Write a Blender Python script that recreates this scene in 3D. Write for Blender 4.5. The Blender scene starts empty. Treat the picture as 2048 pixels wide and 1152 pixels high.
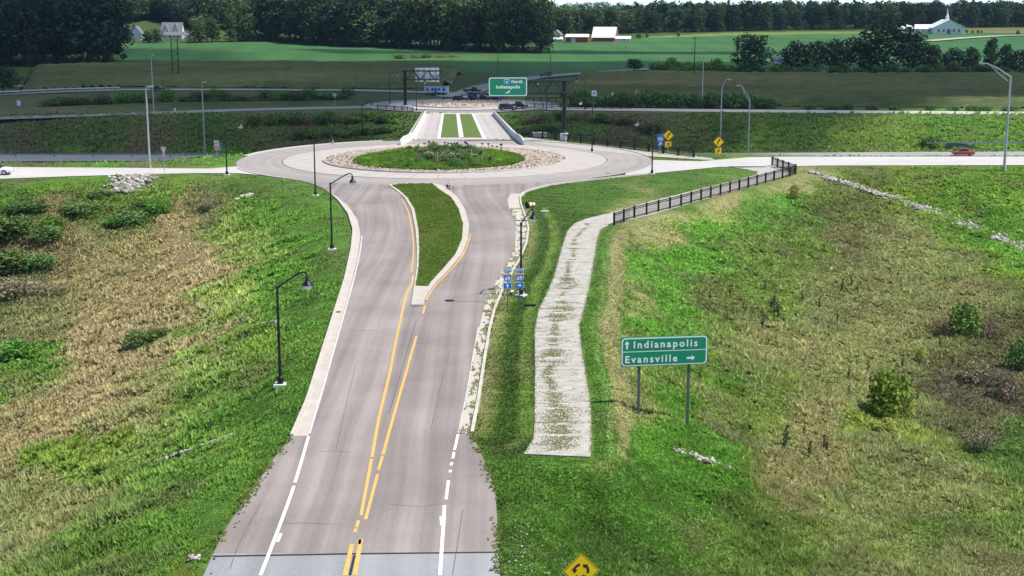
import bpy, bmesh, math, random
import numpy as np
from mathutils import Vector, Matrix
from mathutils.geometry import tessellate_polygon

sc = bpy.context.scene
COL = sc.collection
R = math.radians
rng = np.random.default_rng(7)
random.seed(7)

# ------------------------------------------------------------------ camera, sky, sun, exposure
F = 2750.0            # focal length in photo pixels (photo is 2048 wide)
TH = math.atan(561.0 / F)
HC = 23.6
cam = bpy.data.cameras.new('camera')
cam.sensor_width = 36.0
cam.lens = F / 2048.0 * 36.0
cam.clip_end = 12000.0
cam.clip_start = 0.5
camo = bpy.data.objects.new('camera', cam)
camo.location = (0, 0, HC)
camo.rotation_euler = (math.pi / 2 - TH, 0, 0)
COL.objects.link(camo)
sc.camera = camo

SUN_EL, SUN_AZ = 60.0, -9.0      # azimuth measured from +x towards +y
SD = Vector((math.cos(R(SUN_EL)) * math.cos(R(SUN_AZ)), math.cos(R(SUN_EL)) * math.sin(R(SUN_AZ)), math.sin(R(SUN_EL))))
world = bpy.data.worlds.new('World')
sc.world = world
world.use_nodes = True
wn = world.node_tree
bg = wn.nodes['Background']
sky = wn.nodes.new('ShaderNodeTexSky')
sky.sky_type = 'NISHITA'
sky.sun_disc = False
sky.sun_elevation = R(SUN_EL)
sky.sun_rotation = R(90 - SUN_AZ)
sky.air_density = .45
sky.dust_density = 0.0
sky.ozone_density = 2.0
wn.links.new(sky.outputs[0], bg.inputs[0])
bg.inputs[1].default_value = 0.14
sun = bpy.data.lights.new('sun', 'SUN')
sun.energy = 4.4
sun.angle = R(0.53)
sun.color = (1.0, 0.955, 0.88)
suno = bpy.data.objects.new('sun', sun)
suno.rotation_euler = SD.to_track_quat('Z', 'Y').to_euler()
suno.location = (200, 0, 300)
COL.objects.link(suno)
sc.view_settings.view_transform = 'Standard'
sc.view_settings.look = 'None'
sc.view_settings.gamma = 1.0
sc.view_settings.use_curve_mapping = False
sc.view_settings.exposure = 0.55
sc.cycles.max_bounces = 5
sc.cycles.diffuse_bounces = 2
sc.cycles.glossy_bounces = 2
sc.cycles.transparent_max_bounces = 8
sc.cycles.volume_bounces = 0

# ------------------------------------------------------------------ pixel <-> world helpers (photo pixels, 2048 x 1152)
CT, ST = math.cos(TH), math.sin(TH)
def ray(u, v):
    a = (u - 1024.0) / F
    b = (576.0 - v) / F
    return a, CT + b * ST, -ST + b * CT
def W(u, v, z=0.0):
    a, dy, dz = ray(u, v)
    t = (z - HC) / dz
    return Vector((a * t, dy * t, z))
def proj(x, y, z):
    dz = z - HC
    d = y * CT - dz * ST
    up = y * ST + dz * CT
    d = np.maximum(d, 1.0)
    return 1024.0 + F * x / d, 576.0 - F * up / d
def at_y(u, v, y):
    a, dy, dz = ray(u, v)
    t = y / dy
    return Vector((a * t, y, HC + dz * t))
def px_m(p):          # photo pixels per metre at a point
    return F / (p[1] * CT - (p[2] - HC) * ST)

# ------------------------------------------------------------------ numpy noise
def _hash(ix, iy, s):
    n = (ix * 374761393 + iy * 668265263 + s * 974634777) & 0x7fffffff
    n = ((n ^ (n >> 13)) * 1274126177) & 0x7fffffff
    return ((n ^ (n >> 16)) & 0xffff) / 65535.0
def vnoise(x, y, s=0):
    x = np.asarray(x, dtype=np.float64); y = np.asarray(y, dtype=np.float64)
    ix = np.floor(x).astype(np.int64); iy = np.floor(y).astype(np.int64)
    fx = x - ix; fy = y - iy
    fx = fx * fx * (3 - 2 * fx); fy = fy * fy * (3 - 2 * fy)
    a = _hash(ix, iy, s); b = _hash(ix + 1, iy, s); c = _hash(ix, iy + 1, s); d = _hash(ix + 1, iy + 1, s)
    return (a * (1 - fx) + b * fx) * (1 - fy) + (c * (1 - fx) + d * fx) * fy
def fbm(x, y, s=0, o=4):
    r = 0; a = .5; t = 0
    for k in range(o):
        r = r + a * vnoise(x, y, s + k * 17); t += a
        x = np.asarray(x) * 2.03 + 11.3; y = np.asarray(y) * 2.03 - 7.1; a *= .5
    return r / t
def smoothstep(a, b, x):
    t = np.clip((x - a) / (b - a), 0, 1)
    return t * t * (3 - 2 * t)
def lin(r, g, b, k=1.0):
    f = lambda c: (c / 255 / 12.92) if c / 255 <= .04045 else ((c / 255 + .055) / 1.055) ** 2.4
    return (f(r) * k, f(g) * k, f(b) * k)

def inside_poly(px, py, poly):
    px = np.asarray(px); py = np.asarray(py)
    c = np.zeros(px.shape, bool)
    n = len(poly)
    j = n - 1
    for i in range(n):
        xi, yi = poly[i][0], poly[i][1]; xj, yj = poly[j][0], poly[j][1]
        if yi != yj:
            c ^= ((yi > py) != (yj > py)) & (px < (xj - xi) * (py - yi) / (yj - yi) + xi)
        j = i
    return c
def dist_poly(px, py, poly, closed=True):
    d = np.full(np.shape(px), 1e18)
    n = len(poly)
    for i in range(n if closed else n - 1):
        ax, ay = poly[i][0], poly[i][1]; bx, by = poly[(i + 1) % n][0], poly[(i + 1) % n][1]
        dx, dy = bx - ax, by - ay
        L = dx * dx + dy * dy + 1e-12
        t = np.clip(((px - ax) * dx + (py - ay) * dy) / L, 0, 1)
        d = np.minimum(d, (px - ax - t * dx) ** 2 + (py - ay - t * dy) ** 2)
    return np.sqrt(d)

# ------------------------------------------------------------------ object helpers
def link(name, me, mat=None, parent=None, loc=(0, 0, 0), rz=0.0):
    o = bpy.data.objects.new(name, me)
    COL.objects.link(o)
    if mat is not None and me is not None and not len(me.materials):
        me.materials.append(mat)
    o.location = loc
    o.rotation_euler = (0, 0, rz)
    if parent is not None:
        o.parent = parent
    return o
def thing(name, label, cat, loc=(0, 0, 0), rz=0.0, group=None):
    o = bpy.data.objects.new(name, None)
    o.empty_display_size = .3
    COL.objects.link(o)
    o.location = loc
    o.rotation_euler = (0, 0, rz)
    return tag(o, label, cat, group)
def tag(o, label, cat, group=None):
    o['label'] = label
    o['category'] = cat
    if group:
        o['group'] = group
    return o
def struct(o):
    o['kind'] = 'structure'
    return o
def stuff(o, label=None):
    o['kind'] = 'stuff'
    if label:
        o['label'] = label
    return o
def kids(o):
    return list(o.children)
def dup(root, loc=None, rz=None, label=None, group=None, sc_=None):
    def rec(o, par):
        c = o.copy()
        COL.objects.link(c)
        c.parent = par
        for k in CH.get(o.name, []):
            rec(k, c)
        return c
    CH = {}
    def idx(o):
        CH[o.name] = list(o.children)
        for k in o.children:
            idx(k)
    idx(root)
    r = rec(root, None)
    if loc is not None: r.location = loc
    if rz is not None: r.rotation_euler = (0, 0, rz)
    if label: r['label'] = label
    if group: r['group'] = group
    if sc_ is not None: r.scale = sc_ if hasattr(sc_, '__len__') else (sc_, sc_, sc_)
    return r
def mesh_np(name, V, T, cols=None, uv=None, smooth=False):
    V = np.asarray(V, dtype=np.float32); T = np.asarray(T, dtype=np.int32)
    k = T.shape[1]
    me = bpy.data.meshes.new(name)
    me.vertices.add(len(V)); me.vertices.foreach_set('co', V.ravel())
    me.loops.add(T.size); me.loops.foreach_set('vertex_index', T.ravel())
    me.polygons.add(len(T))
    me.polygons.foreach_set('loop_start', np.arange(0, T.size, k, dtype=np.int32))
    me.polygons.foreach_set('loop_total', np.full(len(T), k, dtype=np.int32))
    if smooth:
        me.polygons.foreach_set('use_smooth', np.ones(len(T), bool))
    if cols is not None:
        at = me.attributes.new('tint', 'FLOAT_COLOR', 'POINT')
        c4 = np.ones((len(V), 4), dtype=np.float32); c4[:, :3] = cols
        at.data.foreach_set('color', c4.ravel())
    if uv is not None:
        l = me.uv_layers.new(name='UVMap')
        l.data.foreach_set('uv', np.asarray(uv, dtype=np.float32)[T.ravel()].ravel())
    me.update(calc_edges=True)
    return me

class MB:
    def __init__(s):
        s.v = []; s.f = []
    def add(s, vs, fs):
        n = len(s.v)
        s.v += [tuple(p) for p in vs]
        s.f += [tuple(i + n for i in f) for f in fs]
        return s
    def box(s, c, d, rz=0.0, M=None):
        hx, hy, hz = d[0] / 2, d[1] / 2, d[2] / 2
        vs = []
        for z in (-hz, hz):
            for x, y in ((-hx, -hy), (hx, -hy), (hx, hy), (-hx, hy)):
                p = Vector((x, y, z))
                if M is not None: p = M @ p
                elif rz: p = Matrix.Rotation(rz, 3, 'Z') @ p
                vs.append(p + Vector(c))
        return s.add(vs, [(3, 2, 1, 0), (4, 5, 6, 7), (0, 1, 5, 4), (1, 2, 6, 5), (2, 3, 7, 6), (3, 0, 4, 7)])
    def tube(s, pts, rad, n=8, cap=True):
        pts = [Vector(p) for p in pts]
        rads = rad if hasattr(rad, '__len__') else [rad] * len(pts)
        rings = []
        up0 = None
        for i, p in enumerate(pts):
            if i == 0: d = pts[1] - p
            elif i == len(pts) - 1: d = p - pts[i - 1]
            else: d = (pts[i + 1] - pts[i - 1])
            d = d.normalized()
            if up0 is None:
                up0 = Vector((1, 0, 0)) if abs(d.x) < .9 else Vector((0, 1, 0))
            a = (up0 - d * up0.dot(d)).normalized(); b = d.cross(a); up0 = a
            rings.append([p + (a * math.cos(2 * math.pi * k / n) + b * math.sin(2 * math.pi * k / n)) * rads[i] for k in range(n)])
        vs = [q for r in rings for q in r]
        fs = []
        for i in range(len(pts) - 1):
            for k in range(n):
                k2 = (k + 1) % n
                fs.append((i * n + k, i * n + k2, (i + 1) * n + k2, (i + 1) * n + k))
        if cap:
            fs.append(tuple(range(n - 1, -1, -1))); fs.append(tuple((len(pts) - 1) * n + k for k in range(n)))
        return s.add(vs, fs)
    def bar(s, a, b, w, h=None):
        h = h or w
        a = Vector(a); b = Vector(b); d = (b - a); L = d.length; d.normalize()
        up = Vector((0, 0, 1)) if abs(d.z) < .95 else Vector((0, 1, 0))
        sd = d.cross(up).normalized(); up = sd.cross(d)
        M = Matrix((d, sd, up)).transposed()
        return s.box((a + b) / 2, (L, w, h), M=M)
    def lathe(s, prof, n=12, c=(0, 0, 0)):
        vs = []; fs = []
        for r, z in prof:
            for k in range(n):
                vs.append((c[0] + r * math.cos(2 * math.pi * k / n), c[1] + r * math.sin(2 * math.pi * k / n), c[2] + z))
        for i in range(len(prof) - 1):
            for k in range(n):
                k2 = (k + 1) % n
                fs.append((i * n + k, i * n + k2, (i + 1) * n + k2, (i + 1) * n + k))
        fs.append(tuple(range(n - 1, -1, -1))); fs.append(tuple((len(prof) - 1) * n + k for k in range(n)))
        return s.add(vs, fs)
    def prism_y(s, poly, y0, y1):   # outline in x,z ; thickness along y
        n = len(poly)
        vs = [(p[0], y0, p[1]) for p in poly] + [(p[0], y1, p[1]) for p in poly]
        tri = tessellate_polygon([[Vector((p[0], p[1], 0)) for p in poly]])
        fs = [tuple(t) for t in tri] + [tuple(i + n for i in t) for t in tri]
        fs += [(i, (i + 1) % n, (i + 1) % n + n, i + n) for i in range(n)]
        return s.add(vs, fs)
    def prism_z(s, poly, z0, z1):
        n = len(poly)
        vs = [(p[0], p[1], z0) for p in poly] + [(p[0], p[1], z1) for p in poly]
        tri = tessellate_polygon([[Vector((p[0], p[1], 0)) for p in poly]])
        fs = [tuple(t) for t in tri] + [tuple(i + n for i in t) for t in tri]
        fs += [(i, (i + 1) % n, (i + 1) % n + n, i + n) for i in range(n)]
        return s.add(vs, fs)
    def sheet(s, poly, z=None):
        vs = [(p[0], p[1], p[2] if z is None else z) for p in poly]
        tri = tessellate_polygon([[Vector((p[0], p[1], 0)) for p in poly]])
        return s.add(vs, [tuple(t) for t in tri])
    def mesh(s, name, smooth=False, fixn=True):
        me = bpy.data.meshes.new(name)
        me.from_pydata(s.v, [], s.f)
        if fixn:
            bm = bmesh.new(); bm.from_mesh(me)
            bmesh.ops.recalc_face_normals(bm, faces=bm.faces)
            bm.to_mesh(me); bm.free()
        if smooth:
            for p in me.polygons: p.use_smooth = True
        me.update()
        return me
    def build(s, name, mat, parent=None, smooth=False, loc=(0, 0, 0), rz=0.0, fixn=True):
        return link(name, s.mesh(name, smooth, fixn), mat, parent, loc, rz)
def up_sheet(me):   # make every face of a flat sheet face up
    bm = bmesh.new(); bm.from_mesh(me)
    for f in bm.faces:
        if f.normal.z < 0: f.normal_flip()
    bm.to_mesh(me); bm.free()
    return me
def smooth_pts(pts, n=6, closed=False):
    P = [Vector((p[0], p[1], p[2] if len(p) > 2 else 0)) for p in pts]
    N = len(P); out = []
    rngi = range(N if closed else N - 1)
    for i in rngi:
        g = (lambda k: P[k % N]) if closed else (lambda k: P[min(max(k, 0), N - 1)])
        p0, p1, p2, p3 = g(i - 1), g(i), g(i + 1), g(i + 2)
        for k in range(n):
            t = k / n
            out.append(.5 * ((2 * p1) + (p2 - p0) * t + (2 * p0 - 5 * p1 + 4 * p2 - p3) * t * t + (3 * p1 - p0 - 3 * p2 + p3) * t ** 3))
    if not closed: out.append(P[-1])
    return out
def PW(pts, z=0.0, n=0, closed=False):
    w = [W(u, v, z) for u, v in pts]
    return smooth_pts(w, n, closed) if n else w

# ------------------------------------------------------------------ materials
def nodes_of(m):
    m.use_nodes = True
    return m.node_tree, m.node_tree.nodes['Principled BSDF']
def mat(name, c, rough=.7, metal=0.0, var=.12, scale=3.0, bump=0.0, bscale=30.0, spec=.4, detail=6):
    m = bpy.data.materials.new(name)
    t, p = nodes_of(m)
    p.inputs['Roughness'].default_value = rough
    p.inputs['Metallic'].default_value = metal
    p.inputs['Specular IOR Level'].default_value = spec
    tc = t.nodes.new('ShaderNodeTexCoord')
    nz = t.nodes.new('ShaderNodeTexNoise'); nz.inputs['Scale'].default_value = scale; nz.inputs['Detail'].default_value = detail
    nz.inputs['Roughness'].default_value = .65
    t.links.new(tc.outputs['Object'], nz.inputs['Vector'])
    r = t.nodes.new('ShaderNodeValToRGB')
    r.color_ramp.elements[0].position = .3; r.color_ramp.elements[1].position = .7
    r.color_ramp.elements[0].color = (*[x * (1 - var) for x in c], 1)
    r.color_ramp.elements[1].color = (*[min(1, x * (1 + var)) for x in c], 1)
    t.links.new(nz.outputs[0], r.inputs[0]); t.links.new(r.outputs[0], p.inputs['Base Color'])
    if bump:
        n2 = t.nodes.new('ShaderNodeTexNoise'); n2.inputs['Scale'].default_value = bscale
        b = t.nodes.new('ShaderNodeBump'); b.inputs['Strength'].default_value = bump
        t.links.new(tc.outputs['Object'], n2.inputs['Vector']); t.links.new(n2.outputs[0], b.inputs['Height']); t.links.new(b.outputs[0], p.inputs['Normal'])
    return m
def tint_mat(name, rough=.9, var=.25, scale=1.5, translucent=0.0, rand=0.0, bump=0.0, bscale=8.0):
    """colour comes from the mesh attribute 'tint' times fine noise"""
    m = bpy.data.materials.new(name)
    t, p = nodes_of(m)
    p.inputs['Roughness'].default_value = rough
    p.inputs['Specular IOR Level'].default_value = .15
    at = t.nodes.new('ShaderNodeAttribute'); at.attribute_name = 'tint'
    col = at.outputs['Color']
    tc = t.nodes.new('ShaderNodeTexCoord')
    if var:
        nz = t.nodes.new('ShaderNodeTexNoise'); nz.inputs['Scale'].default_value = scale; nz.inputs['Detail'].default_value = 8; nz.inputs['Roughness'].default_value = .75
        t.links.new(tc.outputs['Object'], nz.inputs['Vector'])
        mr = t.nodes.new('ShaderNodeMapRange'); mr.inputs[1].default_value = .3; mr.inputs[2].default_value = .7
        mr.inputs[3].default_value = 1 - var; mr.inputs[4].default_value = 1 + var
        t.links.new(nz.outputs[0], mr.inputs[0])
        mx = t.nodes.new('ShaderNodeMix'); mx.data_type = 'RGBA'; mx.blend_type = 'MULTIPLY'; mx.inputs[0].default_value = 1
        t.links.new(col, mx.inputs[6]); t.links.new(mr.outputs[0], mx.inputs[7]); col = mx.outputs[2]
    if rand:
        oi = t.nodes.new('ShaderNodeObjectInfo')
        hs = t.nodes.new('ShaderNodeHueSaturation')
        m1 = t.nodes.new('ShaderNodeMapRange'); m1.inputs[3].default_value = .485; m1.inputs[4].default_value = .515
        m2 = t.nodes.new('ShaderNodeMapRange'); m2.inputs[3].default_value = 1 - rand; m2.inputs[4].default_value = 1 + rand
        t.links.new(oi.outputs['Random'], m1.inputs[0]); t.links.new(oi.outputs['Random'], m2.inputs[0])
        t.links.new(m1.outputs[0], hs.inputs['Hue']); t.links.new(m2.outputs[0], hs.inputs['Value']); t.links.new(col, hs.inputs['Color'])
        col = hs.outputs[0]
    t.links.new(col, p.inputs['Base Color'])
    if bump:
        n2 = t.nodes.new('ShaderNodeTexNoise'); n2.inputs['Scale'].default_value = bscale; n2.inputs['Detail'].default_value = 6
        b = t.nodes.new('ShaderNodeBump'); b.inputs['Strength'].default_value = bump; b.inputs['Distance'].default_value = .2
        t.links.new(tc.outputs['Object'], n2.inputs['Vector']); t.links.new(n2.outputs[0], b.inputs['Height']); t.links.new(b.outputs[0], p.inputs['Normal'])
    if translucent:
        tr = t.nodes.new('ShaderNodeBsdfTranslucent'); t.links.new(col, tr.inputs[0])
        ms = t.nodes.new('ShaderNodeMixShader'); ms.inputs[0].default_value = translucent
        t.links.new(p.outputs[0], ms.inputs[1]); t.links.new(tr.outputs[0], ms.inputs[2])
        t.links.new(ms.outputs[0], t.nodes['Material Output'].inputs[0])
    return m
def asphalt_mat(name, c, lane_scale=9.0, streak=.16, patch=.10, wheel=.045):
    """UV: u across the road in metres / 10, v along in metres / 10"""
    m = bpy.data.materials.new(name)
    t, p = nodes_of(m)
    p.inputs['Roughness'].default_value = .88
    p.inputs['Specular IOR Level'].default_value = .25
    N = t.nodes.new; L = t.links.new
    tc = N('ShaderNodeTexCoord')
    def layer(vec, scale, detail, lo, hi, src):
        mp = N('ShaderNodeMapping'); mp.inputs['Scale'].default_value = scale
        L(tc.outputs[src], mp.inputs[0])
        nz = N('ShaderNodeTexNoise'); nz.inputs['Scale'].default_value = 1; nz.inputs['Detail'].default_value = detail; nz.inputs['Roughness'].default_value = .6
        L(mp.outputs[0], nz.inputs['Vector'])
        mr = N('ShaderNodeMapRange'); mr.inputs[1].default_value = .32; mr.inputs[2].default_value = .68; mr.inputs[3].default_value = lo; mr.inputs[4].default_value = hi
        L(nz.outputs[0], mr.inputs[0])
        return mr.outputs[0]
    a = layer(None, (lane_scale, .10, 1), 3, 1 - streak, 1 + streak, 'UV')
    b = layer(None, (.12, .12, .12), 5, 1 - patch, 1 + patch, 'Object')
    c3 = layer(None, (7, 7, 7), 6, .90, 1.10, 'Object')
    # tyre-polished wheel paths
    sx = N('ShaderNodeSeparateXYZ'); L(tc.outputs['UV'], sx.inputs[0])
    k1 = N('ShaderNodeMath'); k1.operation = 'MULTIPLY'; k1.inputs[1].default_value = 10 * 2 * math.pi / 1.83; L(sx.outputs[0], k1.inputs[0])
    k2 = N('ShaderNodeMath'); k2.operation = 'SINE'; L(k1.outputs[0], k2.inputs[0])
    k3 = N('ShaderNodeMath'); k3.operation = 'MULTIPLY_ADD'; k3.inputs[1].default_value = wheel; k3.inputs[2].default_value = 1; L(k2.outputs[0], k3.inputs[0])
    a0 = N('ShaderNodeMath'); a0.operation = 'MULTIPLY'; L(a, a0.inputs[0]); L(k3.outputs[0], a0.inputs[1]); a = a0.outputs[0]
    m1 = N('ShaderNodeMath'); m1.operation = 'MULTIPLY'; L(a, m1.inputs[0]); L(b, m1.inputs[1])
    m2 = N('ShaderNodeMath'); m2.operation = 'MULTIPLY'; L(m1.outputs[0], m2.inputs[0]); L(c3, m2.inputs[1])
    mx = N('ShaderNodeMix'); mx.data_type = 'RGBA'; mx.blend_type = 'MULTIPLY'; mx.inputs[0].default_value = 1
    mx.inputs[6].default_value = (*c, 1); L(m2.outputs[0], mx.inputs[7])
    L(mx.outputs[2], p.inputs['Base Color'])
    n2 = N('ShaderNodeTexNoise'); n2.inputs['Scale'].default_value = 45; L(tc.outputs['Object'], n2.inputs['Vector'])
    bp = N('ShaderNodeBump'); bp.inputs['Strength'].default_value = .25; bp.inputs['Distance'].default_value = .03
    L(n2.outputs[0], bp.inputs['Height']); L(bp.outputs[0], p.inputs['Normal'])
    return m

K = .60      # from a sunlit look in the photograph to a base colour
M = {}
M['asphalt'] = asphalt_mat('asphalt', lin(188, 177, 172, .50), 8.0, .24, .15)
M['asphalt_near'] = asphalt_mat('concrete_pavement', lin(192, 194, 198, .52), 6.0, .10, .08)
M['ring'] = asphalt_mat('ring_asphalt', lin(194, 186, 181, .58), 5.0, .12, .08)
M['far_road'] = asphalt_mat('far_road_surface', lin(176, 176, 178, .55), 5.0, .10, .08)
M['highway'] = asphalt_mat('highway_surface', lin(188, 188, 188, .6), 5.0, .12, .08)
M['ramp'] = asphalt_mat('ramp_concrete', lin(226, 222, 218, .62), 4.0, .06, .06)
M['concrete'] = mat('concrete', lin(224, 216, 204, .62), .85, var=.12, scale=.6, bump=.1)
M['apron'] = mat('apron_concrete', lin(228, 219, 212, .55), .85, var=.10, scale=.5, bump=.1)
M['kerb'] = mat('kerb_concrete', lin(226, 220, 208, .62), .85, var=.15, scale=.8)
M['white_conc'] = mat('white_concrete', lin(240, 238, 236, .72), .8, var=.05, scale=.8)
M['line_white'] = mat('white_line_paint', (.78, .78, .76), .6, var=.12, scale=2.5)
M['line_worn'] = mat('worn_white_line_paint', (.55, .53, .52), .7, var=.2, scale=2.5)
M['line_yellow'] = mat('yellow_line_paint', (.72, .40, .10), .6, var=.14, scale=2.5)
M['brick_red'] = mat('rust_metal', lin(170, 95, 60, .6), .8, var=.2, scale=2)
M['black'] = mat('black_paint', (.008, .008, .009), .45, var=.2, scale=4)
M['black_matt'] = mat('black_steel', (.010, .009, .009), .6, var=.2, scale=4)
M['galv'] = mat('galvanised_steel', (.42, .43, .44), .5, .3, var=.1, scale=2)
M['galv_dark'] = mat('grey_sign_post', (.10, .12, .12), .6, .2, var=.15, scale=3)
M['lamp_glass'] = mat('lamp_glass', (.8, .8, .78), .15, var=.03)
M['green'] = mat('green_sheeting', (.004, .25, .125), .5, var=.05, scale=.8)
M['sign_white'] = mat('white_sheeting', (.86, .88, .87), .5, var=.03)
M['sign_blue'] = mat('blue_sheeting', (.012, .15, .55), .5, var=.05)
M['sign_red'] = mat('red_sheeting', (.55, .05, .06), .5, var=.05)
M['sign_yellow'] = mat('yellow_sheeting', (.90, .56, .006), .5, var=.05)
M['sign_black'] = mat('black_legend', (.015, .013, .012), .5, var=.05)
M['sign_back'] = mat('aluminium_sign_back', (.50, .52, .52), .45, .4, var=.08)
M['orange'] = mat('orange_plastic', (.75, .22, .03), .5, var=.1)
M['wood'] = mat('weathered_wood', lin(150, 138, 118, .55), .9, var=.25, scale=2)
M['wood_dark'] = mat('dark_wood', lin(70, 64, 58, .6), .9, var=.25, scale=2)
M['bark'] = mat('bark', (.075, .058, .045), .95, var=.3, scale=3)
M['stone'] = tint_mat('stone', .9, var=.22, scale=5.0)
M['ground'] = tint_mat('ground_cover', .95, var=.38, scale=1.1, bump=.6, bscale=5.0)
M['grass'] = tint_mat('grass_blade', .75, var=0.0, translucent=.38)
M['leaf'] = tint_mat('leaf', .7, var=.3, scale=.35, translucent=.22, rand=.22)
M['crop'] = tint_mat('crop_leaf', .85, var=.30, scale=.12, bump=.5, bscale=1.5)
M['glass'] = mat('dark_glass', (.02, .025, .03), .08, var=.05, spec=.6)
M['rubber'] = mat('rubber', (.015, .015, .015), .85, var=.1)
M['chrome'] = mat('grey_metal', (.45, .45, .46), .35, .6, var=.05)
M['headlight'] = mat('headlight_glass', (.75, .75, .72), .1, var=.03)
M['taillight'] = mat('taillight_plastic', (.35, .02, .02), .25, var=.05)
# ------------------------------------------------------------------ terrain height
RC = Vector((-10.5, 217.5, 0)); R_OUT, R_APR, R_IN, R_GARD = 32.6, 25.6, 19.15, 13.6
ZF = -2.2                                   # level of the far roundabout
FC = Vector((-13.5, 371.5, ZF)); F_OUT, F_APR, F_IN = 26.0, 19.5, 13.2
BR_Y0, BR_Y1 = 251.0, 336.0
def zroad(y):
    return ZF * np.clip((y - BR_Y0) / (350.0 - BR_Y0), 0, 1)

crestL = [(395, 1152), (440, 1060), (490, 985), (540, 915), (566, 873), (590, 800), (618, 720), (648, 630), (668, 560), (684, 500),
          (684, 460), (668, 430), (640, 405), (595, 385), (540, 368), (480, 359), (300, 356), (150, 361), (0, 367), (-500, 372)]
crestB = [(-500, 325), (0, 325), (430, 325), (480, 312), (540, 302), (600, 295), (700, 285), (805, 274)]
crestB2 = [(1040, 273), (1060, 272), (1140, 281), (1250, 294), (1385, 307), (1450, 308), (1600, 311), (2048, 311), (2600, 311)]
crestR = [(2600, 334), (2048, 334), (1800, 334), (1640, 339), (1598, 353), (1500, 380), (1400, 404), (1300, 433), (1242, 456), (1216, 485),
          (1206, 540), (1196, 600), (1185, 655), (1190, 720), (1204, 800), (1207, 870), (1202, 926), (1066, 928), (1008, 940), (1012, 985), (1014, 1060), (1016, 1152)]
wl = [W(*p) for p in crestL]; wr = [W(*p) for p in crestR]
back_l = Vector((wl[0].x + 3.4, -60, 0)); back_r = Vector((wr[-1].x + 3.6, -60, 0))
PLAT = [back_l] + wl + [W(*p) for p in crestB] + [W(*p) for p in crestB2] + wr + [back_r]
PLATP = [(p.x, p.y) for p in PLAT]

ctrl = []
def cp(*a):
    for u, v, z in a:
        p = W(u, v, z); ctrl.append((p.x, p.y, z))
for p in wl + wr: ctrl.append((p.x, p.y, 0.0))
for p in crestB + crestB2:
    q = W(*p); ctrl.append((q.x, q.y, 0.0))
for p in ((back_l.x, -60, 0), (back_r.x, -60, 0), (back_l.x, 0, 0), (back_r.x, 0, 0), (back_l.x - 22, 0, -6), (back_r.x + 22, 0, -6.5), (back_l.x - 22, -60, -6), (back_r.x + 22, -60, -6), (0, 217, 0), (-20, 217, 0), (-8, 120, 0), (-6, 60, 0)):
    ctrl.append(p)
# right-hand slope and valley
cp((1278, 826, -.75), (1380, 858, -1.7), (1300, 1152, -3.4), (1600, 1152, -6.2), (2048, 1152, -9), (2300, 1152, -9.5), (1162, 1152, -1.4),
   (1450, 650, -4.2), (1700, 650, -7.8), (1775, 830, -7.6), (2048, 800, -9), (2048, 640, -9), (1900, 560, -8.0), (2048, 498, -7.0), (1900, 438, -4.9),
   (1750, 381, -2.3), (1680, 362, -1.1), (1640, 351, -.4), (2048, 420, -3.6), (1900, 380, -1.9), (2300, 500, -7), (2400, 700, -9.5), (1500, 430, -2.4),
   (1700, 450, -4.0), (1500, 900, -4.6), (1700, 1000, -7), (1330, 560, -3), (1350, 1000, -3.1), (1250, 700, -1.2), (2300, 420, -3.8), (1560, 700, -6))
# left-hand slope and valley
cp((560, 770, -.35), (0, 800, -8), (0, 1152, -4.2), (250, 1152, -1.7), (300, 700, -5.6), (0, 600, -8.6), (300, 560, -6.8), (480, 470, -3.2), (150, 400, -1.4),
   (150, 470, -4.3), (0, 470, -4.4), (150, 560, -7.6), (0, 540, -7.6), (340, 430, -2.6), (-400, 600, -9), (-400, 900, -9), (-400, 440, -3), (-500, 1152, -8.5),
   (420, 800, -3.3), (300, 930, -3.6), (450, 600, -4.1), (150, 1000, -4.6), (120, 700, -7.6))
# highway cut
for x in range(-300, 301, 30):
    s_ = .035 * x
    ctrl += [(x, 254 + s_ * .5, -7), (x, 268 + s_, -7), (x, 286 + s_, -7), (x, 302 + s_, -6.6)]
    if abs(x + 11) > 18:
        ctrl += [(x, 330, ZF - .05)]
    ctrl += [(x, 350, ZF), (x, 372, ZF), (x, 400, ZF), (x, 440, ZF)]
ctrl = np.array(ctrl)
S_ = 50.0
def _k(x, y):
    return np.sqrt(((x[:, None] - ctrl[None, :, 0]) / S_) ** 2 + ((y[:, None] - ctrl[None, :, 1]) / S_) ** 2 + 1e-4)
_n = len(ctrl)
A = np.zeros((_n + 3, _n + 3))
A[:_n, :_n] = _k(ctrl[:, 0], ctrl[:, 1]) - np.eye(_n) * .004
A[:_n, _n] = 1; A[:_n, _n + 1] = ctrl[:, 0] / S_; A[:_n, _n + 2] = ctrl[:, 1] / S_
A[_n:, :_n] = A[:_n, _n:].T
_b = np.zeros(_n + 3); _b[:_n] = ctrl[:, 2]
WT = np.linalg.solve(A, _b)
def rbf(x, y):
    out = np.empty(len(x))
    for i in range(0, len(x), 20000):
        sl = slice(i, i + 20000)
        out[sl] = _k(x[sl], y[sl]) @ WT[:_n] + WT[_n] + WT[_n + 1] * x[sl] / S_ + WT[_n + 2] * y[sl] / S_
    return out
def far_z(x, y):
    b = ZF + .0227 * np.maximum(0, y - 495)
    b = np.where(y > 1000, ZF + .0227 * 505 + (y - 1000) * .003, b)
    hill = 9 * smoothstep(-60, -260, x) * smoothstep(760, 1000, y)
    far = 3 * smoothstep(1500, 2600, y)
    return b + hill + far
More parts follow.
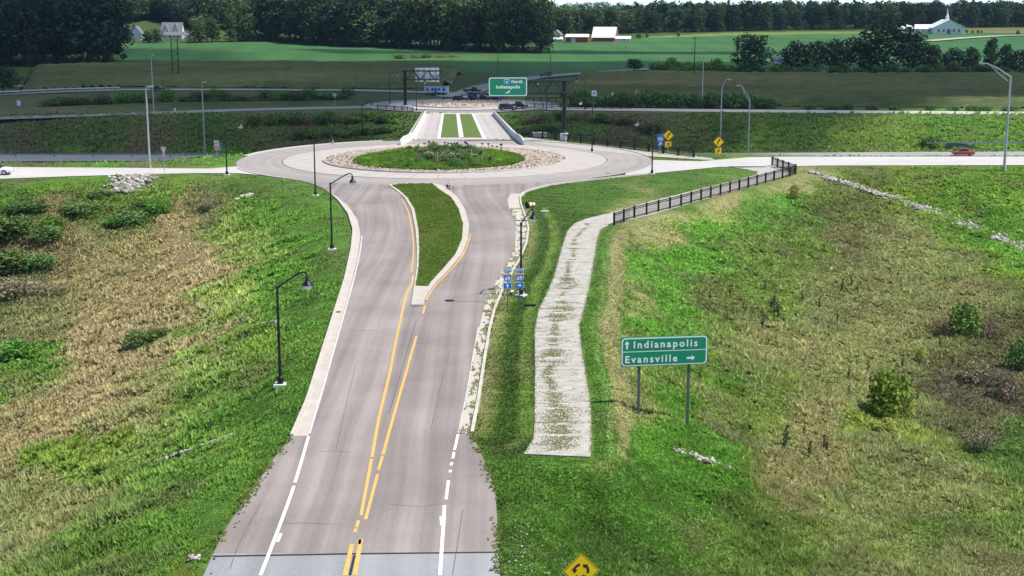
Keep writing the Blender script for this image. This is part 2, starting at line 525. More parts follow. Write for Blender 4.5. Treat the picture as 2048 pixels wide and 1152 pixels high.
def Hf(x, y):
    x = np.atleast_1d(np.asarray(x, float)); y = np.atleast_1d(np.asarray(y, float))
    z = np.empty(len(x))
    near = y < 430
    if near.any():
        xn, yn = np.clip(x[near], -300, 300), y[near]
        zz = np.minimum(rbf(xn, yn), .15)
        ins = inside_poly(xn, yn, PLATP)
        d = dist_poly(xn, yn, PLATP)
        zz = np.where(ins, 0.0, zz * smoothstep(0, 2.5, d))
        # approach fill around the near end of the bridge stays level
        r = smoothstep(375, 425, yn)
        z[near] = zz * (1 - r) + far_z(xn, yn) * r
    if (~near).any():
        z[~near] = far_z(x[~near], y[~near])
    return z
def H1(x, y):
    return float(Hf([x], [y])[0])
_ts = np.concatenate([np.geomspace(40, 420, 1500), np.geomspace(421, 3200, 700)])
def G(u, v):
    """ground point seen at photo pixel (u, v)"""
    a, dy, dz = ray(u, v)
    h = Hf(a * _ts, dy * _ts) - (HC + dz * _ts)
    i = int(np.argmax(h > 0))
    if i == 0: i = 1
    t0, t1, h0, h1 = _ts[i - 1], _ts[i], h[i - 1], h[i]
    t = t0 + (t1 - t0) * (-h0 / (h1 - h0 + 1e-9))
    x, y = a * t, dy * t
    return Vector((x, y, H1(x, y)))
def GP(pts):
    return [G(u, v) for u, v in pts]

# ------------------------------------------------------------------ ground colours (plants as they look in full sun)
palette = [
 (640,650,66,132,26),(600,900,68,128,30),(520,1000,82,130,38),(600,430,88,140,42),(560,400,92,140,48),(500,375,84,120,44),(590,560,74,134,34),(560,800,66,118,30),(480,1110,96,134,38),(430,1140,120,132,40),
 (560,950,110,134,32),(450,600,134,150,76),(480,480,126,146,72),(420,720,124,146,74),(380,880,112,136,64),(470,850,82,122,44),(300,1000,94,128,50),(200,1100,88,118,48),(350,1100,80,126,38),(420,980,84,128,42),
 (520,680,104,134,50),(500,780,92,120,50),(350,450,166,148,100),(250,600,158,144,98),(150,700,166,146,108),(300,650,160,140,100),(100,850,156,142,98),(200,780,160,142,102),(60,1010,134,138,84),
 (0,900,146,136,90),(400,520,166,146,106),(200,520,152,142,84),(250,480,152,144,88),(350,560,160,144,102),(380,640,150,142,92),(250,840,144,142,86),(120,930,104,130,46),(200,880,112,136,48),
 (100,380,98,134,44),(300,420,74,112,42),(50,450,60,90,42),(200,420,104,126,58),(400,400,120,122,66),(350,365,102,138,46),(0,550,74,92,52),(120,500,134,124,78),(180,375,96,128,42),(20,400,84,124,44),(150,440,140,128,92),(60,640,128,128,80),(20,700,84,124,40),
 (1050,450,62,112,26),(1020,700,80,110,42),(1010,800,90,118,52),(1000,880,72,102,32),(1100,500,66,116,26),(1200,400,62,118,26),(1350,370,72,128,36),(1450,345,78,132,40),(1080,400,66,112,30),(1060,560,66,106,32),
 (1205,600,84,128,46),(1196,700,88,130,48),(1232,600,156,154,96),(1228,720,134,142,80),(1226,800,128,134,74),(1300,438,152,152,94),(1450,400,158,152,94),(1600,366,154,152,96),(1240,470,120,140,66),(1200,870,124,136,70),
 (1270,520,94,152,46),(1300,600,76,142,36),(1400,480,82,142,40),(1500,430,82,132,42),(1600,395,84,142,42),(1650,440,92,118,56),(1550,500,104,122,58),(1500,560,108,132,62),(1650,600,122,128,72),(1800,500,128,132,78),
 (1450,600,104,114,62),(1520,700,134,134,78),(1600,700,134,132,78),(1750,650,132,136,78),(1900,600,128,128,68),(2000,650,94,94,62),(1950,780,98,92,72),(1650,850,142,138,88),(1600,950,138,132,84),(1500,800,112,128,62),
 (1400,800,88,128,46),(1350,900,78,132,36),(1250,1000,68,124,26),(1150,1000,72,132,30),(1100,1100,82,128,40),(1040,1000,78,118,36),(1450,1000,78,128,36),(1500,1100,94,118,52),(1700,1050,118,128,66),(1850,1000,122,128,66),
 (1950,1050,102,122,60),(2040,900,82,112,50),(1800,850,124,138,62),(2000,1140,124,122,78),(1720,500,110,110,58),(1680,420,100,104,58),(1740,560,122,124,68),
 (1800,370,118,142,52),(2000,400,112,146,42),(1900,400,102,136,42),(2040,470,102,142,42),(1750,350,104,124,58),(1960,440,84,126,40),
 (200,332,98,150,42),(430,330,98,146,44),
 (200,280,88,110,58),(100,260,78,108,52),(300,292,118,110,80),(420,260,84,112,54),(650,240,92,118,56),(620,265,120,112,80),(740,255,80,102,56),(760,235,70,104,48),(540,245,104,112,66),(60,300,104,104,72),
 (1300,250,108,112,66),(1100,250,84,116,54),(1180,245,96,124,56),(1230,265,110,104,72),(1450,260,82,110,48),(1380,285,104,116,60),(1800,270,110,140,52),(1900,250,94,138,46),(1700,280,104,130,52),(1600,260,88,122,50),(2000,275,100,138,48),(1500,300,120,150,60),
 (200,205,98,116,62),(400,200,80,110,56),(600,205,78,104,54),(100,212,120,116,84),
]
STR1 = [(0, lin(152, 150, 92)), (.9, lin(122, 136, 66)), (1.4, lin(70, 106, 34)), (2.3, lin(60, 98, 26)), (2.6, lin(118, 144, 62)), (3.2, lin(100, 132, 50)), (3.5, lin(62, 102, 28)), (9, lin(70, 112, 32))]
STR2 = [(0, lin(90, 130, 46)), (.9, lin(84, 132, 44)), (1.1, lin(128, 160, 84)), (1.35, lin(96, 134, 50)), (1.7, lin(160, 158, 98)), (2.7, lin(152, 150, 92)), (3.2, lin(100, 140, 50))]
def WX(px): return [(W(*p).x, W(*p).y) for p in px]
KERBL = WX([(944, 868), (957, 800), (969, 720), (979, 660), (989, 620), (1005, 581), (1021, 550), (1039, 521), (1052, 490), (1057, 459), (1052, 438), (1042, 410)])
PATHL = WX([(1048, 908), (1067, 878), (1070, 740), (1069, 663), (1091, 592), (1120, 508), (1135, 461), (1174, 437), (1213, 428)])
PATHR = WX([(1181, 914), (1183, 868), (1181, 817), (1175, 765), (1164, 704), (1158, 652), (1169, 615), (1180, 568), (1188, 521), (1195, 477), (1213, 452), (1229, 446)])
MOWL = KERBL + PATHL[::-1]
MOWR = PATHR + WX([(1270, 470), (1262, 560), (1258, 660), (1262, 760), (1262, 860), (1240, 925)])
MOW = WX([(944, 868), (1057, 470), (1042, 394), (1060, 380), (1300, 347), (1440, 334), (1530, 330), (1590, 350), (1213, 440), (1048, 915), (1010, 930)])
PAL = np.array(palette, float)
PALC = np.array([lin(*p[2:]) for p in palette])
def to_px(x, y, z):
    u, v = proj(x, y, z)
    return u, v
def ground_colour(x, y, z, warp=True):
    u, v = proj(x, y, z)
    s = np.clip((v - 15) / 600, .12, 2)          # photo scale shrinks with distance
    if warp:
        u = u + (fbm(x * .16, y * .16, 3) - .5) * 190 * s
        v = v + (fbm(x * .16, y * .16, 9) - .5) * 130 * s
    out = np.zeros((len(x), 3))
    for i in range(0, len(x), 20000):
        sl = slice(i, i + 20000)
        du = (u[sl][:, None] - PAL[None, :, 0]); dv = (v[sl][:, None] - PAL[None, :, 1]) * 1.35
        w = 1.0 / (du * du + dv * dv + 120) ** 1.8
        out[sl] = (w @ PALC) / w.sum(1)[:, None]
    # bank right of the path: colour brightened for sunlight that blade self-shadow takes away
    rb = smoothstep(1180, 1420, u) * smoothstep(370, 430, v)
    out = out * (1 + .22 * rb)[:, None]
    # mown strips: sheen of leaning passes painted into the colour, plus dry edges
    near = (y > 70) & (y < 215) & (x > -6) & (x < 60)
    if near.any():
        xi, yi = x[near], y[near]
        m = inside_poly(xi, yi, MOW)
        dk = dist_poly(xi, yi, KERBL, False); dpth = dist_poly(xi, yi, PATHR, False); ppl = dist_poly(xi, yi, PATHL, False)
        o = out[near]
        left = (yi < 165) & inside_poly(xi, yi, MOWL)
        for ch in range(3):
            s1 = np.interp(dk + (fbm(xi * .5, yi * .2, 55) - .5) * .7, [p[0] for p in STR1], [p[1][ch] for p in STR1])
            o[:, ch] = np.where(left, s1, o[:, ch])
        rgt = inside_poly(xi, yi, MOWR)
        for ch in range(3):
            s2 = np.interp(dpth + (fbm(xi * .5, yi * .2, 56) - .5) * .6, [p[0] for p in STR2], [p[1][ch] for p in STR2])
            o[:, ch] = np.where(rgt & (yi < 148) & (dpth < 3.3), s2, o[:, ch])
        up = m & (yi >= 150)
        st = 1 + .16 * np.sin(yi * 2.2 + xi * .9)
        o[up] = o[up] * st[up][:, None]
        out[near] = o
    f = fbm(x * .45, y * .45, 21, 4) - .5
    g = fbm(x * 1.6, y * 1.6, 31, 3) - .5
    strawy = smoothstep(.80, 1.02, out[:, 0] / out[:, 1])
    out = out * (1 + (.55 - .25 * strawy) * f + (.35 - .12 * strawy) * g - .06 * strawy)[:, None]
    dry = smoothstep(.56, .72, fbm(x * .22, y * .22, 41, 4))[:, None] * .35
    lum = out.mean(1, keepdims=True)
    out = out * (1 - dry) + lum * np.array([[1.25, 1.05, .62]]) * dry
    out[:, 0] = np.maximum(out[:, 0], .46 * out[:, 1]); out[:, 2] = np.maximum(out[:, 2], .13 * out[:, 1])
    lum2 = out.mean(1, keepdims=True)
    out = out * .87 + lum2 * np.array([[1.25, 1.25, .6]]) * .13
    dryg = out[:, 0] > .85 * out[:, 1]
    out[:, 2] = np.where(dryg, np.maximum(out[:, 2], .42 * out[:, 0]), out[:, 2])
    out[:, 0] = np.where(dryg, np.minimum(out[:, 0], 1.18 * out[:, 1]), out[:, 0])
    return np.clip(out * K, .004, .6)

# ------------------------------------------------------------------ fields: areas of the far ground given their own crop colour
def G_area(pts): return [(p.x, p.y) for p in GP(pts)]
soy = G_area([(230, 86), (540, 84), (700, 93), (850, 98), (1000, 105), (1080, 106), (1100, 84), (1500, 66), (2300, 66), (2300, 130), (1470, 150), (1250, 139), (1060, 153), (1000, 152), (880, 133), (248, 130)])
gold = G_area([(1290, 76), (1480, 70), (1800, 66), (1800, 61), (1480, 64), (1300, 73)])
gold2 = G_area([(1925, 66), (2300, 62), (2300, 54), (1925, 56)])
mead = G_area([(750, 118), (1000, 108), (1000, 116), (830, 121)])
soy2 = G_area([(1880, 118), (2300, 120), (2300, 64), (2010, 72), (1870, 82)])

# ------------------------------------------------------------------ terrain mesh
ys = [-60., -40., -20., 0., 15., 28.]
y = 36.
while y < 3600:
    ys.append(y)
    y += .36 if y < 120 else (max(.45, .0042 * y) if y < 420 else .012 * y)
ys = np.array(ys); NC = 400
ss = np.linspace(-1, 1, NC)
ss = np.sign(ss) * (.75 * np.abs(ss) + .25 * np.abs(ss) ** 3)
half = .60 * np.maximum(ys, 52) + 18
X = (ss[None, :] * half[:, None]).ravel(); Y = np.repeat(ys, NC)
Z = Hf(X, Y)
plat = inside_poly(X, Y, PLATP)
dpl = np.where(plat, 0, dist_poly(X, Y, PLATP))
hwc = np.minimum(np.abs(Y - (285 + .035 * X)), np.abs(Y - (265 + .035 * X)))
rough = smoothstep(.5, 6, dpl) * (1 - smoothstep(300, 360, Y)) * smoothstep(8, 14, hwc)
relief = ((fbm(X * .35, Y * .35, 5, 4) - .5) * .75 + (fbm(X * 1.3, Y * 1.3, 15, 3) - .5) * .35) * rough
# cut strip under the bridge, ring and roads kept just below their sheets
Zt = Z + relief - .05 - .5 * (1 - smoothstep(8, 12, hwc)) * (np.abs(X) < 330)
C = ground_colour(X, Y, Z)
C = np.clip(C * 1.12, 0, .6)
farm = Y > 420
def paint(poly, colr, amt=1.0):
    m = inside_poly(X, Y, poly)
    C[m] = np.array(lin(*colr)) * K * (1 + .45 * (fbm(X[m] * .012, Y[m] * .05, 77, 4) - .5) + .06 * np.sin(X[m] * .28 + Y[m] * .02))[:, None]
C[farm] = np.array(lin(86, 108, 58)) * K
paint(soy, (80, 128, 74)); paint(gold, (136, 158, 84)); paint(gold2, (150, 152, 96)); paint(soy2, (76, 126, 74)); paint(mead, (96, 130, 66))
nr = len(ys)
ii = (np.arange(nr - 1)[:, None] * NC + np.arange(NC - 1)[None, :]).ravel()
quads = np.stack([ii, ii + 1, ii + NC + 1, ii + NC], 1)
ground = link('ground', mesh_np('ground', np.stack([X, Y, Zt], 1), quads, C, smooth=True), M['ground'])
struct(ground)

# ------------------------------------------------------------------ road sheets
def strip(name, left, right, m, z=None, nx=10, parent=None, dz=0.0):
    """sheet between two 3D border lines with the same number of points; UV in 10 m units"""
    n = len(left)
    V = []; U = []
    s = 0.0
    for i in range(n):
        l, r = Vector(left[i]), Vector(right[i])
        if i: s += ((l + r) / 2 - (Vector(left[i - 1]) + Vector(right[i - 1])) / 2).length
        w = (r - l).length
        for k in range(nx + 1):
            t = k / nx
            p = l.lerp(r, t)
            V.append((p.x, p.y, (p.z if z is None else z) + dz)); U.append(((t - .5) * w / 10, s / 10))
    Q = []
    for i in range(n - 1):
        for k in range(nx):
            a = i * (nx + 1) + k
            Q.append((a, a + 1, a + nx + 2, a + nx + 1))
    me = mesh_np(name, V, Q, uv=U)
    return link(name, up_sheet(me), m, parent)
def disc(name, c, r0, r1, z, m, n=128, nr=4, a0=0, a1=2 * math.pi, parent=None):
    V = []; U = []
    for i in range(n + 1):
        a = a0 + (a1 - a0) * i / n
        for k in range(nr + 1):
            r = r0 + (r1 - r0) * k / nr
            V.append((c[0] + r * math.cos(a), c[1] + r * math.sin(a), z)); U.append((r / 10, a * 3))
    Q = [(i * (nr + 1) + k, i * (nr + 1) + k + 1, (i + 1) * (nr + 1) + k + 1, (i + 1) * (nr + 1) + k) for i in range(n) for k in range(nr)]
    return link(name, up_sheet(mesh_np(name, V, Q, uv=U)), m, parent)
def offset_line(pts, d):
    out = []
    for i, p in enumerate(pts):
        a = pts[max(0, i - 1)]; b = pts[min(len(pts) - 1, i + 1)]
        t = (Vector(b) - Vector(a)); t.z = 0; t.normalize()
        out.append(Vector(p) + Vector((-t.y, t.x, 0)) * d)
    return out
def ribbon(name, pts, w, m, z=None, dz=0.0, nx=1):
    return strip(name, offset_line(pts, w / 2), offset_line(pts, -w / 2), m, z, nx, dz=dz)
def ground_ribbon(name, pts, w, m, dz=.06, step=3.0, nx=6, lo=None):
    P = [Vector((p[0], p[1], 0)) for p in pts]
    out = [P[0]]
    for a, b in zip(P, P[1:]):
        k = max(1, int((b - a).length / step))
        out += [a.lerp(b, j / k) for j in range(1, k + 1)]
    L_, R_ = offset_line(out, w / 2), offset_line(out, -w / 2)
    hl = Hf([p.x for p in L_], [p.y for p in L_]); hr = Hf([p.x for p in R_], [p.y for p in R_])
    for p, q, a, b in zip(L_, R_, hl, hr):
        p.z = max(a, b) if lo is None else lo; q.z = p.z
    return strip(name, L_, R_, m, None, nx, dz=dz)
def kerb(name, pts, w=.18, h=.14, z=0.0, closed=False, m=None, parent=None, zs=None):
    P = [Vector(p) for p in pts]
    n = len(P); V = []; Fc = []
    for i, p in enumerate(P):
        a = P[(i - 1) % n] if closed else P[max(0, i - 1)]; b = P[(i + 1) % n] if closed else P[min(n - 1, i + 1)]
        t = b - a; t.z = 0; t.normalize(); nn = Vector((-t.y, t.x, 0)) * w / 2
        z0 = p.z if zs else z
        for q, zz in ((p + nn, z0 - .05), (p + nn * .9, z0 + h), (p - nn * .9, z0 + h), (p - nn, z0 - .05)):
            V.append((q.x, q.y, zz))
    for i in range(n if closed else n - 1):
        j = (i + 1) % n
        for k in range(3):
            Fc.append((i * 4 + k, i * 4 + k + 1, j * 4 + k + 1, j * 4 + k))
    if not closed:
        Fc += [(0, 1, 2, 3), (n * 4 - 1, n * 4 - 2, n * 4 - 3, n * 4 - 4)]
    mb = MB(); mb.add(V, Fc)
    return mb.build(name, m or M['kerb'], parent)

# approach road --------------------------------------------------------
LO = [(405, 1152), (450, 1060), (500, 985), (550, 915), (583, 874), (586, 868), (615, 800), (640, 720), (668, 630), (690, 560), (703, 500), (707, 460), (697, 428), (676, 400), (648, 378)]
LI = [(617, 873), (640, 790), (660, 720), (684, 635), (702, 570), (716, 510), (721, 470), (715, 440), (697, 413), (672, 392)]
RO = [(998, 1152), (996, 1060), (990, 980), (972, 930), (944, 868), (957, 800), (969, 720), (979, 660), (989, 620), (1005, 581), (1021, 550), (1039, 521), (1052, 490), (1057, 459), (1052, 438), (1042, 410), (1040, 394), (1060, 380)]
RI = [(918, 868), (935, 790), (947, 715), (958, 657), (971, 605), (987, 574), (1008, 537), (1026, 506), (1032, 477), (1032, 446), (1018, 417), (1015, 399), (1022, 388)]
def xy_interp(pts):
    w = [W(*p) for p in pts]
    yy = np.array([p.y for p in w]); xx = np.array([p.x for p in w])
    o = np.argsort(yy)
    return lambda y: float(np.interp(y, yy[o], xx[o]))
fl, fr = xy_interp(LO), xy_interp(RO)
y_joint = W(700, 1107).y
def road_rows(y0, y1, n):
    L_, R_ = [], []
    yb = W(405, 1152).y
    for k in range(n + 1):
        y = y0 + (y1 - y0) * k / n
        ext = max(0, yb - y)
        L_.append(Vector((fl(y) + ext * .062, y, 0))); R_.append(Vector((fr(y) + ext * .062, y, 0)))
    return L_, R_
a, b = road_rows(-60, y_joint, 30)
struct(strip('concrete_road', a, b, M['asphalt_near'], .024, 16))
a, b = road_rows(y_joint, 190.0, 160)
struct(strip('road', a, b, M['asphalt'], .028, 24))
jl = MB(); jl.sheet([W(424, 1114, .033), W(700, 1109, .033), W(998, 1105.5, .033), W(998, 1103, .033), W(700, 1106, .033), W(426, 1111, .033)])
M['seal'] = mat('tar_seal', (.03, .03, .03), .6, var=.3, scale=3)
struct(link('road_joint', up_sheet(jl.mesh('road_joint', fixn=False)), M['seal']))

# ring road -------------------------------------------------------------
struct(disc('ring_road', RC, R_APR - .4, R_OUT, .034, M['ring'], 160, 8))
struct(disc('truck_apron', RC, R_IN - .3, R_APR, .085, M['apron'], 160, 4))
struct(kerb('apron_edge', [RC + Vector((math.cos(t) * R_APR, math.sin(t) * R_APR, 0)) for t in np.linspace(0, 2 * math.pi, 128, endpoint=False)], .25, .085, 0.0, True, M['apron']))
struct(kerb('island_kerb', [RC + Vector((math.cos(t) * R_IN, math.sin(t) * R_IN, 0)) for t in np.linspace(0, 2 * math.pi, 128, endpoint=False)], .3, .26, .05, True))

FLARE = [[(1030, 400), (1040, 394), (1046, 387), (1062, 380), (1100, 370.5), (1150, 363.5), (1200, 358), (1100, 350), (1000, 360), (1000, 398)],
         [(690, 408), (676, 398), (650, 378), (625, 368), (600, 362), (570, 357), (640, 350), (760, 365), (760, 400)]]
for fpx in FLARE:
    w_ = PW(fpx); mb = MB(); mb.sheet([(p.x, p.y, .031) for p in w_]); me = up_sheet(mb.mesh('road_flare', fixn=False))
    l = me.uv_layers.new(name='UVMap')
    for lp in me.loops:
        co = me.vertices[lp.vertex_index].co; l.data[lp.index].uv = (co.x / 10, co.y / 10)
    struct(link('road_flare', me, M['asphalt']))
jm = MB()
for k in range(40):
    t = 2 * math.pi * k / 40; e = Vector((math.cos(t), math.sin(t), 0)); n_ = Vector((-e.y, e.x, 0)) * .03
    p, q = RC + e * (R_IN + .1), RC + e * (R_APR - .05)
    jm.add([((p - n_).x, (p - n_).y, .0895), ((q - n_).x, (q - n_).y, .0895), ((q + n_).x, (q + n_).y, .0895), ((p + n_).x, (p + n_).y, .0895)], [(0, 1, 2, 3)])
M['joint'] = mat('joint_sealant', lin(130, 122, 116, .6), .9, var=.2, scale=2)
struct(link('apron_joints', up_sheet(jm.mesh('apron_joints', fixn=False)), M['joint']))
# concrete ramps to left and right --------------------------------------
def poly_sheet(name, px, m, z, n=0):
    w = PW(px, z)
    mb = MB(); mb.sheet([(p.x, p.y, z) for p in w])
    me = up_sheet(mb.mesh(name, fixn=False))
    l = me.uv_layers.new(name='UVMap')
    for lp in me.loops:
        co = me.vertices[lp.vertex_index].co
        l.data[lp.index].uv = (co.y / 10, co.x / 10)
    return link(name, me, m)
struct(poly_sheet('ramp_road', [(-700, 333), (0, 334), (300, 336), (420, 337), (478, 332), (560, 326), (560, 345), (535, 351), (480, 346.5), (400, 346), (300, 348), (150, 352), (0, 357.5), (-700, 364)], M['ramp'], .020))
struct(poly_sheet('ramp_road', [(1262, 325), (1310, 320), (1400, 322.5), (1440, 319), (1500, 314.5), (1600, 313), (2048, 313), (2700, 313), (2700, 331), (2048, 330), (1640, 331), (1540, 334), (1480, 335), (1440, 333.5), (1300, 347), (1250, 350)], M['ramp'], .020))
# gutters and kerbs
def gutter(inn, out, vs, name='gutter'):
    yi = xy_interp(inn); yo = xy_interp(out)
    y0 = W(*inn[0]).y; y1 = W(*vs).y
    P, Q = [], []
    for k in range(61):
        y = y0 + (y1 - y0) * k / 60
        P.append(Vector((yi(y), y, 0))); Q.append(Vector((yo(y), y, 0)))
    o = strip(name, P, Q, M['concrete'], .037, 3)
    return struct(o), P, Q
_, gli, glo = gutter(LI, LO[5:], (672, 392))
_, gri, gro = gutter(RI, RO[4:], (1022, 388))
struct(kerb('kerb', glo, .22, .15)); struct(kerb('kerb', gro, .22, .16))
# outer kerb of the ring, back left and back right, and right front
def arc(a0, a1, r, n=48, c=RC, z=0.0):
    return [Vector((c.x + r * math.cos(R(a0 + (a1 - a0) * k / n)), c.y + r * math.sin(R(a0 + (a1 - a0) * k / n)), z)) for k in range(n + 1)]
struct(kerb('kerb', arc(172, 113, R_OUT + .35), .9, .15, m=M['concrete']))
struct(kerb('kerb', arc(68, 8, R_OUT + .2), .5, .15))
struct(kerb('kerb', PW([(1040, 394), (1046, 387), (1062, 380), (1100, 370.5), (1150, 363.5), (1200, 358), (1250, 352.5), (1300, 347.5)], 0, 4), .3, .15))
struct(kerb('kerb', arc(-131, -158, R_OUT + .2), .35, .12))

# splitter island ---------------------------------------------------------
isl = [(822, 612), (827, 580), (833, 540), (834, 500), (831, 460), (823, 420), (809, 396), (790, 380), (777, 371), (800, 367.5), (862, 367), (885, 372), (895, 379), (915, 396), (930, 420), (938, 450), (936, 480), (923, 510), (898, 540), (873, 565), (854, 590), (846, 612)]
islw = PW(isl, 0)
mb = MB(); mb.prism_z([(p.x, p.y) for p in islw], -.02, .12)
struct(mb.build('median_island', M['concrete']))
isl_g = [(831, 574), (837, 540), (839, 500), (837, 460), (829, 420), (815, 397), (800, 383), (783, 372), (803, 369), (864, 368.5), (878, 380), (902, 396), (917, 420), (926, 450), (924, 480), (911, 510), (886, 540), (862, 566), (856, 575)]
gpoly = [(p.x, p.y) for p in PW(isl_g, 0)]
def grass_sheet(name, poly, z, col, res=.5):
    xs = [p[0] for p in poly]; yy = [p[1] for p in poly]
    gx = np.arange(min(xs), max(xs), res); gy = np.arange(min(yy), max(yy), res)
    mb = MB(); mb.sheet([(p[0], p[1], z) for p in poly])
    bm = bmesh.new(); bm.from_mesh(up_sheet(mb.mesh(name, fixn=False)))
    bmesh.ops.subdivide_edges(bm, edges=[e for e in bm.edges if e.calc_length() > 1.5], cuts=2, use_grid_fill=True)
    bmesh.ops.triangulate(bm, faces=bm.faces)
    me = bpy.data.meshes.new(name); bm.to_mesh(me); bm.free()
    n = len(me.vertices); co = np.empty(n * 3, np.float32); me.vertices.foreach_get('co', co); co = co.reshape(-1, 3)
    cc = np.array(lin(*col))[None, :] * K * (1 + .5 * (fbm(co[:, 0] * .5, co[:, 1] * .5, 4) - .5))[:, None]
    at = me.attributes.new('tint', 'FLOAT_COLOR', 'POINT'); c4 = np.ones((n, 4), np.float32); c4[:, :3] = cc; at.data.foreach_set('color', c4.ravel())
    return struct(link(name, me, M['ground']))
grass_sheet('grass_island', gpoly, .135, (98, 124, 48))
# shared path on the right ------------------------------------------------
PL_ = [(1048, 908), (1067, 878), (1069, 842), (1070, 740), (1069, 663), (1077, 619), (1091, 592), (1107, 555), (1120, 508), (1129, 477), (1135, 461), (1149, 447), (1174, 437), (1213, 428), (1300, 403), (1400, 378), (1470, 361), (1512, 350), (1516, 344), (1490, 338), (1450, 333)]
PR_ = [(1181, 914), (1183, 868), (1181, 817), (1175, 765), (1164, 704), (1158, 652), (1169, 615), (1180, 568), (1188, 521), (1195, 477), (1201, 460), (1213, 452), (1229, 446), (1300, 430), (1390, 404), (1470, 381), (1540, 362), (1578, 350), (1582, 344), (1560, 337), (1530, 333)]
pathw = [(p.x, p.y) for p in PW(PL_, 0)] + [(p.x, p.y) for p in PW(PR_[::-1], 0)]
mb = MB(); mb.prism_z(pathw, -.03, .02)
M['path'] = mat('path_concrete', lin(214, 209, 198, .57), .9, var=.28, scale=1.1, bump=.3, bscale=6)
struct(mb.build('path', M['path']))
def path_x(y):
    return float(np.interp(y, PYL, PXL)), float(np.interp(y, PYR, PXR))
_l = sorted([(W(*p).y, W(*p).x) for p in PL_[:12]]); _r = sorted([(W(*p).y, W(*p).x) for p in PR_[:12]])
PYL, PXL = [q[0] for q in _l], [q[1] for q in _l]; PYR, PXR = [q[0] for q in _r], [q[1] for q in _r]
M['crack'] = mat('dark_crack_soil', lin(120, 110, 92, .6), .95, var=.3, scale=3)
cr = MB(); gcr = random.Random(9); y = PYL[0] + 1.5
while y < PYL[-1] - 1:
    x0, x1 = path_x(y); f0 = gcr.choice([0, 0, gcr.random() * .6]); f1 = f0 + (1 - f0) * gcr.uniform(.35, 1)
    n_ = 7; P_ = [(x0 + (x1 - x0) * (f0 + (f1 - f0) * k / n_), y + gcr.uniform(-.12, .12) + .04 * k) for k in range(n_ + 1)]
    w_ = gcr.uniform(.015, .055)
    for p, q in zip(P_, P_[1:]): cr.add([(p[0], p[1] - w_, .0245), (q[0], q[1] - w_, .0245), (q[0], q[1] + w_, .0245), (p[0], p[1] + w_, .0245)], [(0, 1, 2, 3)])
    y += gcr.uniform(.8, 3.2)
struct(link('path_cracks', up_sheet(cr.mesh('path_cracks', fixn=False)), M['crack']))
PB_ = [(1040, 281), (1090, 289), (1150, 297), (1220, 305), (1300, 313), (1390, 319), (1432, 321), (1420, 316), (1385, 313), (1300, 304), (1220, 295), (1140, 286), (1060, 276), (1040, 276)]
mb = MB(); mb.prism_z([(p.x, p.y) for p in PW(PB_, 0)], -.03, .05)
struct(mb.build('path', M['path']))

# highway, far ramp and far local roads -----------------------------------
hw = [(-420, 283 - 14 - 2), (-160, 282.5 - 2), (-11, 285), (150, 292), (420, 304)]
def hwz(pts, w, name, m, dy):
    P = smooth_pts([(x, y + dy) for x, y in pts], 10)
    P = [Vector((p.x, p.y, -6.80)) for p in P]
    return struct(strip(name, offset_line(P, w / 2), offset_line(P, -w / 2), m, None, 6))
hwz(hw, 12.0, 'highway', M['highway'], 0)
hwz(hw, 12.0, 'highway', M['highway'], -20)
fr_l = [W(-500, 243, ZF), W(0, 237, ZF), W(240, 229, ZF), W(480, 220.5, ZF), W(640, 216.5, ZF), W(790, 213.5, ZF)]
fr_r = [W(1050, 214.5, ZF), W(1120, 218, ZF), W(1280, 220, ZF), W(1500, 222.5, ZF), W(1800, 225, ZF), W(2048, 227, ZF), (350, W(2048, 227, ZF).y - 6, ZF)]
struct(ground_ribbon('far_ramp_road', fr_l, 8.5, M['far_road'], .10, lo=ZF))
struct(ground_ribbon('far_ramp_road', fr_r, 9.5, M['ramp'], .10, lo=ZF))
struct(disc('far_ring_road', FC, F_APR - .3, F_OUT, ZF + .14, M['far_road'], 96, 4))
struct(disc('far_truck_apron', FC, F_IN - .3, F_APR, ZF + .26, M['apron'], 96, 2))
struct(kerb('far_island_kerb', [FC + Vector((math.cos(t) * F_IN, math.sin(t) * F_IN, 0)) for t in np.linspace(0, 2 * math.pi, 96, endpoint=False)], .4, .45, ZF + .1, True))
loc_l = GP([(-300, 200), (0, 190), (120, 184), (250, 180), (480, 180), (700, 181), (880, 186), (905, 193)])
struct(ground_ribbon('local_road', loc_l, 8.0, M['far_road'], .16))
loc_r = GP([(905, 196), (960, 178), (1010, 165), (1070, 156), (1150, 149), (1215, 145), (1250, 142), (1330, 138)])
struct(ground_ribbon('local_road', loc_r, 8.5, M['far_road'], .25))
struct(ground_ribbon('dirt_track', GP([(935, 181), (960, 172), (990, 168)]), 5, mat('bare_soil', lin(150, 140, 118, .6), .95, var=.2, scale=.3), .22))
struct(ground_ribbon('gravel_drive', GP([(1850, 83), (1925, 77), (2000, 72.5), (2100, 70)]), 10, mat('gravel', lin(210, 202, 186, .6), .95, var=.12, scale=.3), .3))

# bridge ---------------------------------------------------------------------
bx = lambda u, v: at_y(u, v, BR_Y0).x
XL0, XR0 = W(826, 277).x, W(1032, 277).x
XL1 = at_y(851, 228, BR_Y1).x; XR1 = at_y(987, 228, BR_Y1).x
def brx(t, f):   # f: 0 left barrier .. 1 right barrier
    l = XL0 + (XL1 - XL0) * t; r = XR0 + (XR1 - XR0) * t
    return l + (r - l) * f
def brp(t, f, dz=0.0):
    y = BR_Y0 + (BR_Y1 - BR_Y0) * t
    return Vector((brx(t, f), y, float(zroad(y)) + dz))
bridge = thing('bridge', 'white concrete road bridge over the highway with two grass medians and flared parapets', 'bridge', (0, 0, 0))
TS = [k / 24 for k in range(25)]
